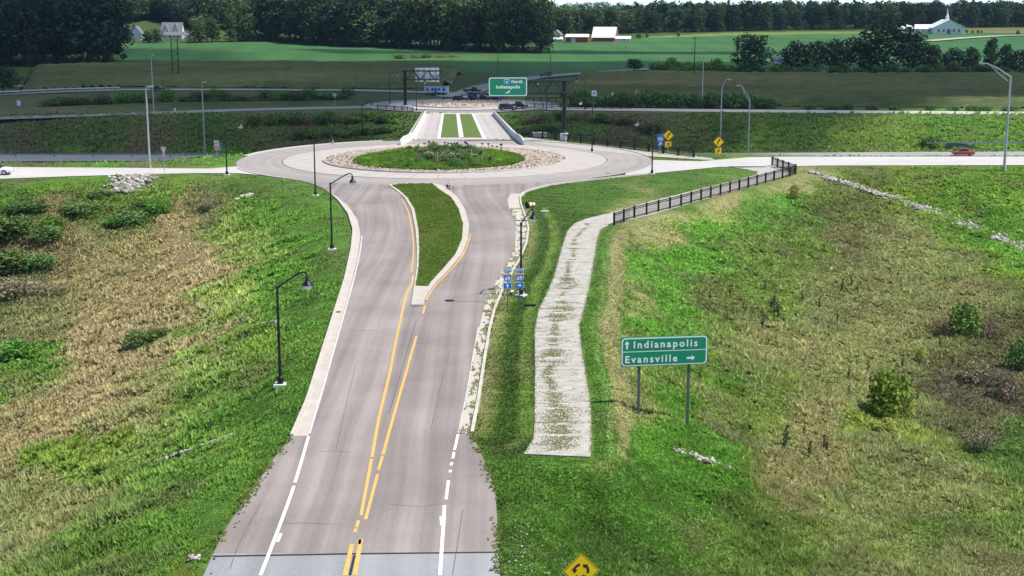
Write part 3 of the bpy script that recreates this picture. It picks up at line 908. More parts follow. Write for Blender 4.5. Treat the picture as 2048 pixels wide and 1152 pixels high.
# deck slab
V = []; Q = []
for i, t in enumerate([-.005] + TS[1:-1] + [1.16]):
    tt = t
    l, r = brp(tt, -.07), brp(tt, 1.07)
    for p, dz in ((l, 0), (r, 0), (r, -1.5), (l, -1.5)):
        V.append((p.x, p.y, p.z + dz - .01))
n_ = len(V) // 4
for i in range(n_ - 1):
    for k in range(4):
        Q.append((i * 4 + k, i * 4 + (k + 1) % 4, (i + 1) * 4 + (k + 1) % 4, (i + 1) * 4 + k))
Q += [(3, 2, 1, 0), tuple(n_ * 4 - 4 + k for k in range(4))]
mb = MB(); mb.add(V, Q); mb.build('deck', M['concrete'], bridge)
M['bridge_road'] = asphalt_mat('bridge_deck_surface', lin(214, 206, 203, .60), 5, .05, .05)
for f0, f1 in ((.035, .235), (.715, .965)):
    strip('roadway', [brp(t, f0) for t in TS], [brp(t, f1) for t in TS], M['bridge_road'], None, 6, bridge, .02)
def solid_strip(name, f0, f1, dz, m, t0=0, t1=1, parent=bridge, n=24):
    V = []; Q = []
    for k in range(n + 1):
        t = t0 + (t1 - t0) * k / n
        l, r = brp(t, f0(t) if callable(f0) else f0), brp(t, f1(t) if callable(f1) else f1)
        V += [(l.x, l.y, l.z - .02), (l.x, l.y, l.z + dz), (r.x, r.y, r.z + dz), (r.x, r.y, r.z - .02)]
    for i in range(n):
        for k in range(3): Q.append((i * 4 + k, i * 4 + k + 1, i * 4 + k + 5, i * 4 + k + 4))
    Q += [(0, 1, 2, 3), (n * 4, n * 4 + 3, n * 4 + 2, n * 4 + 1)]
    mb = MB(); mb.add(V, Q)
    return mb.build(name, m, parent)
solid_strip('kerb_strip', .237, .272, .16, M['white_conc'], .0, 1)
solid_strip('kerb_strip', .678, .713, .16, M['white_conc'], .0, 1)
solid_strip('kerb_strip', .452, .500, .16, M['white_conc'], .06, 1)
M['lawn'] = mat('median_turf', lin(104, 130, 50, .62), .95, var=.28, scale=.7, bump=.6, bscale=8)
solid_strip('grass_strip', .274, .450, .13, M['lawn'], .05, 1)
solid_strip('grass_strip', .502, .676, .13, M['lawn'], .05, 1)
solid_strip('grass_nose', .274, .676, .10, M['concrete'], -.01, .048)
for f, s_ in ((.0, -1), (1.0, 1)):
    pr = [(-.22, -.05), (-.19, .25), (-.13, .45), (-.11, 1.0), (.11, 1.0), (.13, .45), (.19, .25), (.22, -.05)]
    V = []; Q = []
    ts = [-.13, -.09, -.05, 0] + TS[1:]
    for i, t in enumerate(ts):
        p = brp(t, f) if t >= 0 else brp(0, f) + Vector((0, t * 85, 0))
        flare = max(0, -t) * 0 + (max(0, .12 - t) / .25) ** 1.6 * 1.3 * 0
        hgt = 1.0 if t > .12 else 1.0 + (0.12 - t) * 1.6
        if t < 0:
            p.x += s_ * (-t) * 10
        if t < -.1: hgt = .9
        for q in pr:
            V.append((p.x + q[0], p.y, p.z + q[1] * hgt))
    m_ = len(pr)
    for i in range(len(ts) - 1):
        for k in range(m_ - 1):
            Q.append((i * m_ + k, i * m_ + k + 1, (i + 1) * m_ + k + 1, (i + 1) * m_ + k))
    Q += [tuple(range(m_)), tuple(range((len(ts) - 1) * m_, len(ts) * m_))]
    mb = MB(); mb.add(V, Q); mb.build('parapet', M['white_conc'], bridge)
    rl = MB()
    rp = [brp(t, f, 1.45) for t in TS]
    rl.tube(rp, .05, 6)
    rl.build('railing', M['black'], bridge)
    for t in TS[1::2]:
        pb = MB(); pb.bar(brp(t, f, .98), brp(t, f, 1.46), .08); pb.build('railing_post', M['black'], bridge)
# abutments and pier
for y in (BR_Y0 + 1.0, BR_Y1 + 2):
    t = (y - BR_Y0) / (BR_Y1 - BR_Y0)
    c = brp(t, .5)
    mb = MB(); mb.box((c.x, y, c.z - 5.2), (24, 2.0, 7.4)); mb.build('abutment', M['concrete'], bridge)
c = brp(.28, .5)
for dx in (-8, -2.7, 2.7, 8):
    mb = MB(); mb.tube([(c.x + dx, 275.5, -8), (c.x + dx, 275.5, -2.0)], .6, 12); mb.build('pier_column', M['concrete'], bridge)

# markings ---------------------------------------------------------------------
def line(name, px, w, m, z=.036, n=4):
    P = smooth_pts([W(u, v) for u, v in px], n)
    return struct(ribbon(name, P, w, m, z))
WL, YL = M['line_white'], M['line_yellow']
line('white_line', [(521, 1152), (547, 1085), (575, 1010), (588, 973)], .16, WL); line('white_line', [(590, 966), (604, 920), (617, 874)], .16, WL)
line('white_line', [(555, 1085), (562, 1068)], .14, WL)
line('worn_line', [(619, 868), (643, 788), (663, 718), (687, 633), (705, 569), (719, 510), (724, 472)], .13, M['line_worn'])
line('white_line', [(880, 1152), (884, 1090), (887, 1050), (889, 1012)], .16, WL)
for a_, b_ in (((892, 1000), (897, 962)), ((900, 946), (901, 941)), ((902, 932), (904, 926)), ((906, 918), (908, 905)), ((909, 901), (916, 870))):
    line('white_line', [a_, b_], .15, WL, n=2)
line('worn_line', [(883, 1052), (881, 1034)], .10, WL, n=2)
line('worn_line', [(917, 866), (933, 790), (946, 715), (957, 655)], .08, M['line_worn'])
line('yellow_line', [(826, 552), (823, 570), (812, 593), (794, 673), (778, 753), (759, 832), (744, 915)], .16, YL)
for a_, b_ in (((743, 919), (722, 1032)), ((717, 1042), (713, 1056)), ((712, 1058), (710, 1066))):
    line('yellow_line', [a_, b_], .15, YL, n=2)
line('yellow_line', [(833, 673), (822, 710), (810, 753), (783, 848), (766, 910)], .16, YL)
for a_, b_ in (((765, 913), (757, 941)), ((755, 950), (731, 1040)), ((720, 1080), (718, 1090))):
    line('yellow_line', [a_, b_], .15, YL, n=2)
line('yellow_line', [(704, 1090), (696, 1125), (690, 1152)], .19, YL); line('yellow_line', [(722, 1079), (717, 1108), (709, 1152)], .19, YL)
line('yellow_line', [(850, 612), (846, 628)], .16, YL, n=2)
line('yellow_line', [(852, 604), (868, 578), (890, 555), (915, 528), (932, 500), (941, 470)], .12, YL, .14)
line('yellow_line', [(823, 545), (827, 500), (824, 460), (816, 422), (803, 398)], .12, YL)
line('road_crack', [(709, 1112), (705, 1130), (700, 1152)], .12, M['seal'], .040)
line('road_crack', [(833, 640), (815, 700), (795, 770), (778, 830)], .03, M['seal'], .034)
line('road_crack', [(905, 603), (940, 604), (975, 604)], .06, M['seal'], .040)
line('road_crack', [(822, 614), (846, 613)], .09, M['seal'], .040)
M['faint_crack'] = mat('hairline_crack', lin(120, 112, 108, .55), .9, var=.3, scale=3)
for pxs, w_ in (([(640, 905), (672, 903), (700, 906)], .03), ([(800, 690), (850, 688), (905, 692)], .03), ([(700, 660), (740, 662), (790, 659)], .03), ([(560, 1050), (600, 1047), (668, 1050)], .03), ([(780, 1010), (840, 1014), (885, 1008)], .03),
                ([(735, 470), (780, 472), (820, 470)], .03), ([(950, 520), (985, 522), (1020, 519)], .03), ([(672, 900), (690, 820), (712, 730)], .025), ([(862, 860), (880, 780), (900, 700)], .025), ([(905, 1152), (915, 1090), (925, 1020)], .03), ([(460, 1140), (480, 1085), (520, 1010)], .03)):
    line('road_crack', pxs, w_, M['faint_crack'], .0345, 8)
for px, nm in (((672, 625), 'rusty steel drain inlet in the left kerb gutter'), ((976, 624), 'rusty steel drain inlet in the right kerb gutter below the route signs')):
    c = W(*px)
    t = thing('drain_inlet', nm, 'drain', (c.x, c.y, .04), 0)
    mb = MB(); mb.box((0, 0, .012), (.75, .5, .025)); mb.build('frame', M['brick_red'], t)
    mb = MB()
    for k in range(5): mb.box((-.26 + k * .13, 0, .03), (.06, .4, .02))
    mb.build('grate', M['brick_red'], t)
c = W(899, 602)
t = thing('manhole_cover', 'dark round manhole cover in the right lane beside the island nose', 'manhole cover', (c.x, c.y, .03))
mb = MB(); mb.lathe([(.42, 0), (.42, .018), (.36, .022)], 20); mb.build('frame', M['black_matt'], t)
mb = MB(); mb.lathe([(.34, 0), (.34, .02), (.05, .026)], 20); mb.build('lid', M['black_matt'], t)
# ------------------------------------------------------------------ clouds (high above, out of the picture to the right; they shade the middle distance)
def cloud_mat():
    m = bpy.data.materials.new('cloud_vapour')
    m.use_nodes = True
    t = m.node_tree
    for n in list(t.nodes): t.nodes.remove(n)
    N = t.nodes.new
    out = N('ShaderNodeOutputMaterial'); tr = N('ShaderNodeBsdfTransparent'); df = N('ShaderNodeBsdfDiffuse'); tl = N('ShaderNodeBsdfTranslucent')
    df.inputs[0].default_value = (.9, .9, .9, 1); tl.inputs[0].default_value = (.8, .8, .82, 1)
    m1 = N('ShaderNodeMixShader'); m1.inputs[0].default_value = .4
    t.links.new(df.outputs[0], m1.inputs[1]); t.links.new(tl.outputs[0], m1.inputs[2])
    at = N('ShaderNodeAttribute'); at.attribute_name = 'tint'
    m2 = N('ShaderNodeMixShader')
    t.links.new(at.outputs['Fac'], m2.inputs[0]); t.links.new(tr.outputs[0], m2.inputs[1]); t.links.new(m1.outputs[0], m2.inputs[2])
    t.links.new(m2.outputs[0], out.inputs[0])
    return m
M['cloud'] = cloud_mat()
CZ = 520.0
def cloud(poly, seed, dens=.72, soft=22.0, cell=7.0):
    off = (CZ * SD.x / SD.z, CZ * SD.y / SD.z)
    xs = [p[0] for p in poly]; yy = [p[1] for p in poly]
    gx = np.arange(min(xs) - 40, max(xs) + 40, cell); gy = np.arange(min(yy) - 40, max(yy) + 40, cell)
    XX, YY = np.meshgrid(gx, gy); x = XX.ravel(); y = YY.ravel()
    wx = x + (fbm(x * .03, y * .03, seed) - .5) * 26; wy = y + (fbm(x * .03, y * .03, seed + 5) - .5) * 26
    ins = inside_poly(wx, wy, poly); d = dist_poly(wx, wy, poly) * np.where(ins, 1, -1)
    keep = d > -2
    den = smoothstep(-2, soft, d) * dens * (.75 + .5 * fbm(x * .02, y * .02, seed + 9))
    th = np.sqrt(np.clip(d + 2, 0, 120)) * (1.5 + 5 * fbm(x * .03, y * .03, seed + 3))
    nx = len(gx)
    i = np.arange(len(x)).reshape(len(gy), nx)
    q = np.stack([i[:-1, :-1].ravel(), i[:-1, 1:].ravel(), i[1:, 1:].ravel(), i[1:, :-1].ravel()], 1)
    q = q[keep[q].all(1)]
    n = len(x)
    V = np.concatenate([np.stack([x + off[0], y + off[1], CZ - th * .25], 1), np.stack([x + off[0], y + off[1], CZ + th], 1)])
    # per-surface opacity so that two layers give the wanted density
    a = 1 - np.sqrt(np.clip(1 - den, 0.02, 1))
    C2 = np.repeat(np.concatenate([a, a])[:, None], 3, 1)
    used = np.unique(np.concatenate([q, q + n])); mp = -np.ones(2 * n, int); mp[used] = np.arange(len(used))
    me = mesh_np('cloud', V[used], np.concatenate([mp[q][:, ::-1], mp[q + n]]), C2[used], smooth=True)
    return struct(link('cloud', me, M['cloud']))
cloud([(-420, 226), (-70, 230), (-46, 246), (-33, 254), (-25, 262), (-24, 335), (-27, 362), (2, 362), (3, 340), (4, 300), (10, 286), (74, 288), (86, 318), (100, 350), (120, 364), (260, 372), (460, 390),
       (460, 580), (250, 585), (60, 618), (-60, 622), (-130, 612), (-190, 640), (-460, 760)], 3, dens=.80, soft=9.0)
cloud([(-420, 560), (-110, 560), (-112, 640), (-150, 720), (-420, 760)], 13, dens=.6)
cloud([(-90, 668), (60, 664), (200, 655), (205, 684), (60, 700), (-40, 706), (-130, 720)], 23, dens=.7, soft=8)
cloud([(-50, 900), (420, 930), (800, 1100), (800, 1500), (-50, 1500)], 43, dens=.35)

# ------------------------------------------------------------------ haze
hz = MB(); hz.box((0, 1650, 24), (5600, 4300, 72))
hm = bpy.data.materials.new('haze_air'); hm.use_nodes = True
ht = hm.node_tree
for n in list(ht.nodes): ht.nodes.remove(n)
ho = ht.nodes.new('ShaderNodeOutputMaterial'); hv = ht.nodes.new('ShaderNodeVolumePrincipled')
hv.inputs['Color'].default_value = (.45, .70, 1, 1); hv.inputs['Density'].default_value = .000045; hv.inputs['Anisotropy'].default_value = .1
ht.links.new(hv.outputs[0], ho.inputs['Volume'])
HAZE = hz.build('haze', hm)
stuff(HAZE, 'thin blue air between the camera and the far woods')

# ------------------------------------------------------------------ grass and weeds
excl = []
def ex(px): excl.append([(p.x, p.y) for p in PW(px)])
excl.append([(W(*p).x, W(*p).y) for p in LO] + [(W(*p).x, W(*p).y) for p in RO[::-1]])
excl.append([(fl(49) - .3, 56), (fr(49) + .3, 56), (fr(49) + 3.6, -60), (fl(49) + 6.5, -60)])
excl.append(pathw); excl.append([(p.x, p.y) for p in PW(PB_)])
ex([(-700, 332), (0, 333), (300, 335), (478, 330), (560, 326), (560, 345), (535, 351.5), (480, 347), (300, 348.5), (150, 352.5), (0, 358), (-700, 365)])
ex([(1250, 322), (1400, 321), (1500, 313), (2048, 312), (2700, 312), (2700, 332), (2048, 331), (1540, 335), (1440, 334), (1300, 348), (1240, 352)])
for fpx in FLARE: ex(fpx)
def blocked(x, y):
    b = ((x - RC.x) ** 2 + (y - RC.y) ** 2) < (R_OUT + .8) ** 2
    b |= (np.minimum(np.abs(y - (285 + .035 * x)), np.abs(y - (265 + .035 * x))) < 7.2)
    for p in excl: b |= inside_poly(x, y, p)
    return b
mown = [[(p.x, p.y) for p in PW([(944, 868), (1057, 470), (1042, 394), (1060, 380), (1300, 347), (1440, 334), (1530, 330), (1590, 350), (1620, 362), (1300, 440), (1240, 470), (1225, 600), (1222, 800), (1205, 925), (1010, 930)])]]
U, Vv = proj(X, Y, Z)
qa = quads
inr = (Y > 30) & (Y < 345)
cu = U[qa].mean(1); cv = Vv[qa].mean(1)
area = np.abs((U[qa[:, 1]] - U[qa[:, 0]]) * (Vv[qa[:, 3]] - Vv[qa[:, 0]]) - (U[qa[:, 3]] - U[qa[:, 0]]) * (Vv[qa[:, 1]] - Vv[qa[:, 0]]))
ok = inr[qa].all(1) & (cu > -420) & (cu < 2470) & (cv < 1330)
bl = blocked(X, Y)
ok &= ~bl[qa].any(1)
wgt = np.where(ok, area, 0) * np.where(cv > 330, 1.0, .8)
wgt *= np.where((cu < -60) | (cu > 2108) | (cv > 1170), .25, 1)
wgt /= wgt.sum()
NT = 270000
ci = rng.choice(len(qa), NT, p=wgt)
r1, r2 = rng.random(NT), rng.random(NT)
def bil(a):
    q = qa[ci]
    if a.ndim == 1:
        return (a[q[:, 0]] * (1 - r1) + a[q[:, 1]] * r1) * (1 - r2) + (a[q[:, 3]] * (1 - r1) + a[q[:, 2]] * r1) * r2
    R1, R2 = r1[:, None], r2[:, None]
    return (a[q[:, 0]] * (1 - R1) + a[q[:, 1]] * R1) * (1 - R2) + (a[q[:, 3]] * (1 - R1) + a[q[:, 2]] * R1) * R2
tx, ty, tz, tcol = bil(X), bil(Y), bil(Zt), bil(C)
b2 = blocked(tx, ty)
tx, ty, tz, tcol = tx[~b2], ty[~b2], tz[~b2], tcol[~b2]
NT = len(tx)
short = np.zeros(NT, bool)
for p in mown: short |= inside_poly(tx, ty, p)
dp = dist_poly(tx, ty, PLATP); inp = inside_poly(tx, ty, PLATP)
wild = np.where(inp, 0, smoothstep(0, 9, dp))
clump = fbm(tx * .5, ty * .5, 91, 4)
Ht = np.where(short, .05 + .05 * rng.random(NT), (.10 + .16 * wild) * (.45 + 1.3 * smoothstep(.3, .75, clump)) * (.7 + .6 * rng.random(NT)))
tv = proj(tx, ty, tz)[1]
Ht = Ht * np.where(tv < 345, 1.5, 1.0)
Wd = np.where(short, .05, .045 + .10 * wild * rng.random(NT)) * np.clip((1152 + 300 - tv) / 420, .7, 1.8)
Lean = np.where(short, .6, .9)
green = tcol[:, 1] / (tcol.sum(1) + 1e-6)
broad = (green > .49) & (rng.random(NT) < .5) & ~short
Wd = np.where(broad, Wd * 1.6, Wd)
NB = 5
tj = np.clip(rng.normal(1.0, .16, NT), .55, 1.5)
BV = np.empty((NT, NB, 3, 3), np.float32); BC = np.empty((NT, NB, 3, 3), np.float32)
for b in range(NB):
    an = rng.random(NT) * 2 * np.pi
    rr = rng.random(NT) * Ht * .9
    bx_, by_ = tx + np.cos(an + 2) * rr * .6, ty + np.sin(an + 2) * rr * .6
    hh = Ht * (.6 + .7 * rng.random(NT)); ln = hh * Lean * (.3 + .9 * rng.random(NT))
    px_, py_ = -np.sin(an), np.cos(an)
    BV[:, b, 0] = np.stack([bx_ - px_ * Wd, by_ - py_ * Wd, tz - .03], 1)
    BV[:, b, 1] = np.stack([bx_ + px_ * Wd, by_ + py_ * Wd, tz - .03], 1)
    BV[:, b, 2] = np.stack([bx_ + np.cos(an) * ln, by_ + np.sin(an) * ln, tz + hh], 1)
    cj = tcol * (tj * (.8 + .4 * rng.random(NT)))[:, None] * 2.35
    BC[:, b, 0] = cj * .9; BC[:, b, 1] = cj * .9; BC[:, b, 2] = cj * 1.12
# mowing stripes: their sheen is painted in the tint, blades lean at random
nb = NT * NB
me = mesh_np('grass', BV.reshape(-1, 3), np.arange(nb * 3).reshape(-1, 3), BC.reshape(-1, 3))
stuff(link('grass', me, M['grass']), 'rough grass and weeds on the road banks')
def turf(name, x, y, z, h, w, col, label, sig=.2):
    n = len(x); V = np.empty((n, 4, 3, 3)); Cc = np.empty((n, 4, 3, 3))
    tj = np.clip(rng.normal(1, sig, n), .5, 1.7)
    for b in range(4):
        an = rng.random(n) * 6.28; hh = h * (.6 + .8 * rng.random(n)); l = hh * (.4 + .8 * rng.random(n))
        V[:, b, 0] = np.stack([x + np.sin(an) * w, y - np.cos(an) * w, z - .02], 1); V[:, b, 1] = np.stack([x - np.sin(an) * w, y + np.cos(an) * w, z - .02], 1)
        V[:, b, 2] = np.stack([x + np.cos(an) * l, y + np.sin(an) * l, z + hh], 1)
        Cc[:, b] = (col * tj[:, None])[:, None, :]
    return stuff(link(name, mesh_np(name, V.reshape(-1, 3), np.arange(n * 12).reshape(-1, 3), np.clip(Cc.reshape(-1, 3), .004, .5)), M['grass']), label)
def scatter(poly, n):
    xs = [p[0] for p in poly]; yy = [p[1] for p in poly]
    x = rng.uniform(min(xs), max(xs), n); y = rng.uniform(min(yy), max(yy), n)
    k = inside_poly(x, y, poly); return x[k], y[k]
x, y = scatter(gpoly, 26000)
gc = np.array(lin(104, 130, 46))[None] * K * 1.7 * (1 + .7 * (fbm(x * .5, y * .35, 61) - .5))[:, None]
dr = smoothstep(.52, .66, fbm(x * .35, y * .2, 71))[:, None] * .5
gc = gc * (1 - dr) + np.array(lin(150, 140, 84))[None] * K * 1.6 * dr
turf('grass', x, y, np.full(len(x), .135), .09, .05, gc, 'mown grass of the splitter island')
# grass growing in the joints and along the middle of the concrete path
yy_ = rng.uniform(PYL[0] + .2, PYL[-1], 60000); f = rng.random(len(yy_))
x0, x1 = np.interp(yy_, PYL, PXL), np.interp(yy_, PYR, PXR)
xx_ = x0 + (x1 - x0) * f
cen = .38 + .5 * (fbm(yy_ * .10, yy_ * 0 + 2, 83, 2) - .5)
wid = .05 + .20 * smoothstep(.35, .75, fbm(yy_ * .22, yy_ * 0 + 5, 86, 3))
col_ = np.exp(-((f - cen) / wid) ** 2)
fringe = fbm(f * 2.5, yy_ * 1.9, 81, 4)
edge_ = np.maximum(np.exp(-(f / .03) ** 2), np.exp(-((1 - f) / .03) ** 2))
k = (rng.random(len(f)) < .85 * col_ * smoothstep(.36, .56, fringe) + .35 * edge_ + .15 * smoothstep(.68, .76, fringe))
xx_, yy_ = xx_[k], yy_[k]
turf('path_weeds', xx_, yy_, np.full(len(xx_), .02), .045, .04, np.tile(np.array(lin(158, 164, 116))[None] * K * 1.7, (len(xx_), 1)), 'grass growing through the cracked concrete path')
# grass creeping over the right-hand gutter
gy_ = rng.uniform(W(*RI[0]).y, W(1018, 417).y, 9000)
fi, fo = xy_interp(RI), xy_interp(RO[4:])
gx0 = np.array([fi(v) for v in gy_]); gx1 = np.array([fo(v) for v in gy_]); f = rng.random(len(gy_))
k = fbm(f * 3, gy_ * .8, 88, 3) > .56
turf('gutter_weeds', (gx0 + (gx1 - gx0) * f)[k], gy_[k], np.full(k.sum(), .04), .06, .05, np.tile(np.array(lin(172, 174, 130))[None] * K * 1.8, (k.sum(), 1)), 'grass creeping over the right gutter')

# ragged grass and grit at the edges of the near road
ge = []
for px_l in (LO[:5], RO[:5], RO[4:14]):
    w_ = [W(*p) for p in px_l]
    for p, q in zip(w_, w_[1:]):
        n_ = int((q - p).length * 26)
        for _ in range(n_):
            s_ = p.lerp(q, rng.random()); ge.append((s_.x + rng.normal() * .16, s_.y + rng.normal() * .1))
ge = np.array(ge); kk_ = fbm(ge[:, 0] * .9, ge[:, 1] * .9, 95, 3) > .47; ge = ge[kk_]
turf('edge_weeds', ge[:, 0], ge[:, 1], np.full(len(ge), .03), .10, .05, np.array(lin(120, 140, 70))[None] * K * 1.7 * (.8 + .5 * rng.random(len(ge)))[:, None], 'ragged grass along the edges of the near road')
# ------------------------------------------------------------------ leaf-clump crowns
def crown_mesh(name, seed, n, h, r, size, base=.18, col=(.035, .058, .022), lobes=16, cone=0.0, flat=.8, spread=.35):
    g = np.random.default_rng(seed)
    L = []
    for k in range(lobes):
        t = (k + .5) / lobes
        zc = base * h + (h * (1 - base)) * (.12 + .76 * t)
        prof = math.sin(math.pi * min(1, (.18 + .72 * t))) ** .7 * (1 - cone * t)
        a = k * 2.399 + g.random()
        rr = r * prof * (.35 + .45 * g.random())
        lr = r * (.34 + .22 * g.random()) * (1 - .35 * cone * t)
        L.append((rr * math.cos(a), rr * math.sin(a), zc, lr))
    L = np.array(L)
    li = g.choice(len(L), n, p=(L[:, 3] ** 2) / (L[:, 3] ** 2).sum())
    d = g.normal(size=(n, 3)); d /= np.linalg.norm(d, axis=1)[:, None]
    rad = L[li, 3] * (1 - spread * g.random(n) ** 2) * (1 + .12 * g.normal(size=n))
    P = L[li, :3] + d * rad[:, None] * np.array([1, 1, flat])
    P[:, 2] = np.maximum(P[:, 2], base * h * .5)
    nrm = d + g.normal(size=(n, 3)) * .55; nrm /= np.linalg.norm(nrm, axis=1)[:, None]
    t1 = np.cross(nrm, g.normal(size=(n, 3))); t1 /= np.linalg.norm(t1, axis=1)[:, None]
    t2 = np.cross(nrm, t1)
    s = size * (.6 + .8 * g.random(n))
    V = np.empty((n, 4, 3))
    V[:, 0] = P - t1 * s[:, None]; V[:, 1] = P - t2 * (s * .55)[:, None]; V[:, 2] = P + t1 * s[:, None]; V[:, 3] = P + t2 * (s * .6)[:, None]
    c = np.array(col)[None, :] * (np.clip(g.normal(1, .28, n), .4, 1.9))[:, None]
    c[:, 0] *= 1 + .25 * g.normal(size=n).clip(-1, 1)
    Cc = np.repeat(c[:, None, :], 4, 1)
    return V.reshape(-1, 3), np.arange(n * 4).reshape(-1, 4), np.clip(Cc.reshape(-1, 3), .004, .5)
def crown_obj(name, *a, **k):
    V, Q, c = crown_mesh(name, *a, **k)
    return mesh_np(name, V, Q, c)
def trunk_mesh(h, r, seed, top=.62):
    g = random.Random(seed)
    mb = MB()
    pts = [(0, 0, -.4)]; rad = [r * 1.35]
    x = y = 0
    for k in range(1, 6):
        x += g.uniform(-.03, .03) * h; y += g.uniform(-.03, .03) * h
        pts.append((x, y, h * top * k / 5)); rad.append(r * (1 - .13 * k))
    mb.tube(pts, rad, 7)
    for k in range(6):
        i = 2 + k % 4
        p = Vector(pts[i]); a = k * 1.9 + g.random()
        l = h * g.uniform(.14, .26)
        mb.tube([p, p + Vector((math.cos(a) * l * .5, math.sin(a) * l * .5, l * .45)), p + Vector((math.cos(a) * l, math.sin(a) * l, l * .9))], [r * .42, r * .28, r * .1], 5)
    return mb.mesh('trunk')
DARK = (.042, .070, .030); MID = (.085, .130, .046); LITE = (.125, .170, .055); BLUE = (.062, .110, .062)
KINDS_ = []
for k, (cl, cone, n) in enumerate(((DARK, .0, 1500), (MID, .1, 1500), (LITE, .0, 1400), (BLUE, .25, 1400), (MID, .35, 1300), (DARK, .2, 1500))):
    h = 20.0; r = (6.6, 5.8, 6.2, 5.6, 5.0, 6.9)[k]
    KINDS_.append((crown_obj('crown', 100 + k, n, h, r, .62, .14, cl, 18, cone), trunk_mesh(h, .38, k)))
def tree(p, h, k, label, group=None, wide=1.0, name='broadleaf_tree'):
    t = thing(name, label, 'tree', p, random.uniform(0, 6.28), group)
    link('crown', KINDS_[k][0], M['leaf'], t); link('trunk', KINDS_[k][1], M['bark'], t)
    s = h / 20.0
    t.scale = (s * wide, s * wide, s)
    return t
# woods: base line in the photo, rows running back
wood_V, wood_Q, wood_C = [], [], []
def low_tree(p, h, wide, col, g):
    V, Q, c = crown_mesh('x', int(g.integers(1e6)), 110, h, 5.6 * h / 20 * wide, 1.5 * h / 20, .05, col, 9, 0.1)
    n0 = sum(len(v) for v in wood_V)
    wood_V.append(V + np.array([[p[0], p[1], p[2] - .5]])); wood_Q.append(Q + n0); wood_C.append(c)
gq = np.random.default_rng(5)
SEEN = {}
def wood_label(label, k, r, u, h, hr):
    shade = ('very dark', 'mid green', 'pale green', 'bluish', 'narrow', 'broad dark')[k]
    size = 'tall' if h > hr[0] + .66 * (hr[1] - hr[0]) else ('low' if h < hr[0] + .33 * (hr[1] - hr[0]) else 'middling')
    row = ('front row', 'second row', 'back row')[min(r, 2)]
    zone = ('far left', 'left', 'left middle', 'middle', 'right middle', 'right', 'far right')[int(min(6, max(0, u / 293)))]
    return '%s %s %s, %s, %s' % (size, shade, label, row, zone)
def wood(line, spacing, rows, ind_rows, hr, label, group, pal, rowgap=7.0, und=True, hgrow=0.0):
    pts = GP(line)
    acc = []
    for a, b in zip(pts, pts[1:]):
        k = max(1, int((b - a).length / spacing))
        acc += [a.lerp(b, j / k) for j in range(k)]
    acc.append(pts[-1])
    for r in range(rows):
        for p in acc:
            x = p.x * (1 + r * rowgap / p.y) + gq.uniform(-.45, .45) * spacing; y = p.y + r * rowgap + gq.uniform(-.4, .4) * rowgap
            q = Vector((x, y, H1(x, y)))
            h = gq.uniform(*hr) * (1 + hgrow * r / max(1, rows))
            u = proj(q.x, q.y, q.z)[0]
            if r < ind_rows and -30 < u < 2078:
                kk = int(gq.choice(pal))
                tree(q, h, kk, wood_label(label, kk, r, u, h, hr), group, gq.uniform(.95, 1.4), 'woodland_tree')
            else:
                low_tree(q, h, gq.uniform(.9, 1.3), (DARK, MID, LITE, BLUE)[int(gq.integers(4))], gq)
            if r == 0 and und:
                for _ in range(3):
                    q2 = q + Vector((gq.uniform(-5, 5), gq.uniform(-2.5, 1), 0))
                    low_tree(q2, gq.uniform(4, 8), 1.9, DARK if gq.random() < .6 else MID, gq)
wood([(-420, 128), (-100, 130), (120, 131), (212, 130)], 7.5, 7, 3, (24, 31), 'tree of the wood left of the bean field', 'trees of the dark wood at far left', [0, 0, 3, 5], 7.5)
wood([(535, 81), (620, 86), (700, 92), (850, 97), (1000, 104), (1078, 105)], 7.5, 7, 3, (18, 29), 'tree in the wood behind the bean field', 'trees of the wood behind the bean field', [0, 5, 1, 5, 3, 2], 7.5, hgrow=.25)
wood([(395, 85), (460, 84), (534, 82)], 8, 2, 1, (13, 18), 'tree between bean field and houses', 'trees between bean field and houses', [1, 2, 4, 1], 6)
wood([(235, 84), (262, 86), (300, 86), (318, 85)], 8, 1, 1, (5, 8), 'tree beside the white houses', 'low trees before the white houses', [1, 2], 6)
wood([(215, 50), (260, 46), (320, 38), (400, 60), (540, 60)], 8.5, 15, 3, (14, 25), 'tree on the hillside behind the houses', 'trees on the hillside behind the houses', [1, 2, 3, 1], 11, False, .45)
wood([(1082, 72), (1160, 68), (1250, 67), (1270, 66)], 8, 6, 2, (15, 19), 'tree behind the red barn', 'trees behind the farm', [1, 4, 3, 2], 8)
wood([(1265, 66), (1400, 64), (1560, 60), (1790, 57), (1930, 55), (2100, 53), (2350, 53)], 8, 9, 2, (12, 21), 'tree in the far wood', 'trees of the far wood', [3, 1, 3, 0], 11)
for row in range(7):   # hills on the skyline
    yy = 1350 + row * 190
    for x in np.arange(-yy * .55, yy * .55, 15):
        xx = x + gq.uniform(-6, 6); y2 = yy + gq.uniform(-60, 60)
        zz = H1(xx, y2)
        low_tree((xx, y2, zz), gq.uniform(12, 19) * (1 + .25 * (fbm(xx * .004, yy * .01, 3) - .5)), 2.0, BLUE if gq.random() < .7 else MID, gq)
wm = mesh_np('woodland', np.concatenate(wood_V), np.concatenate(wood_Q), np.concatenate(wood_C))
stuff(link('woodland', wm, M['leaf']), 'dense far woodland reading as one mass')

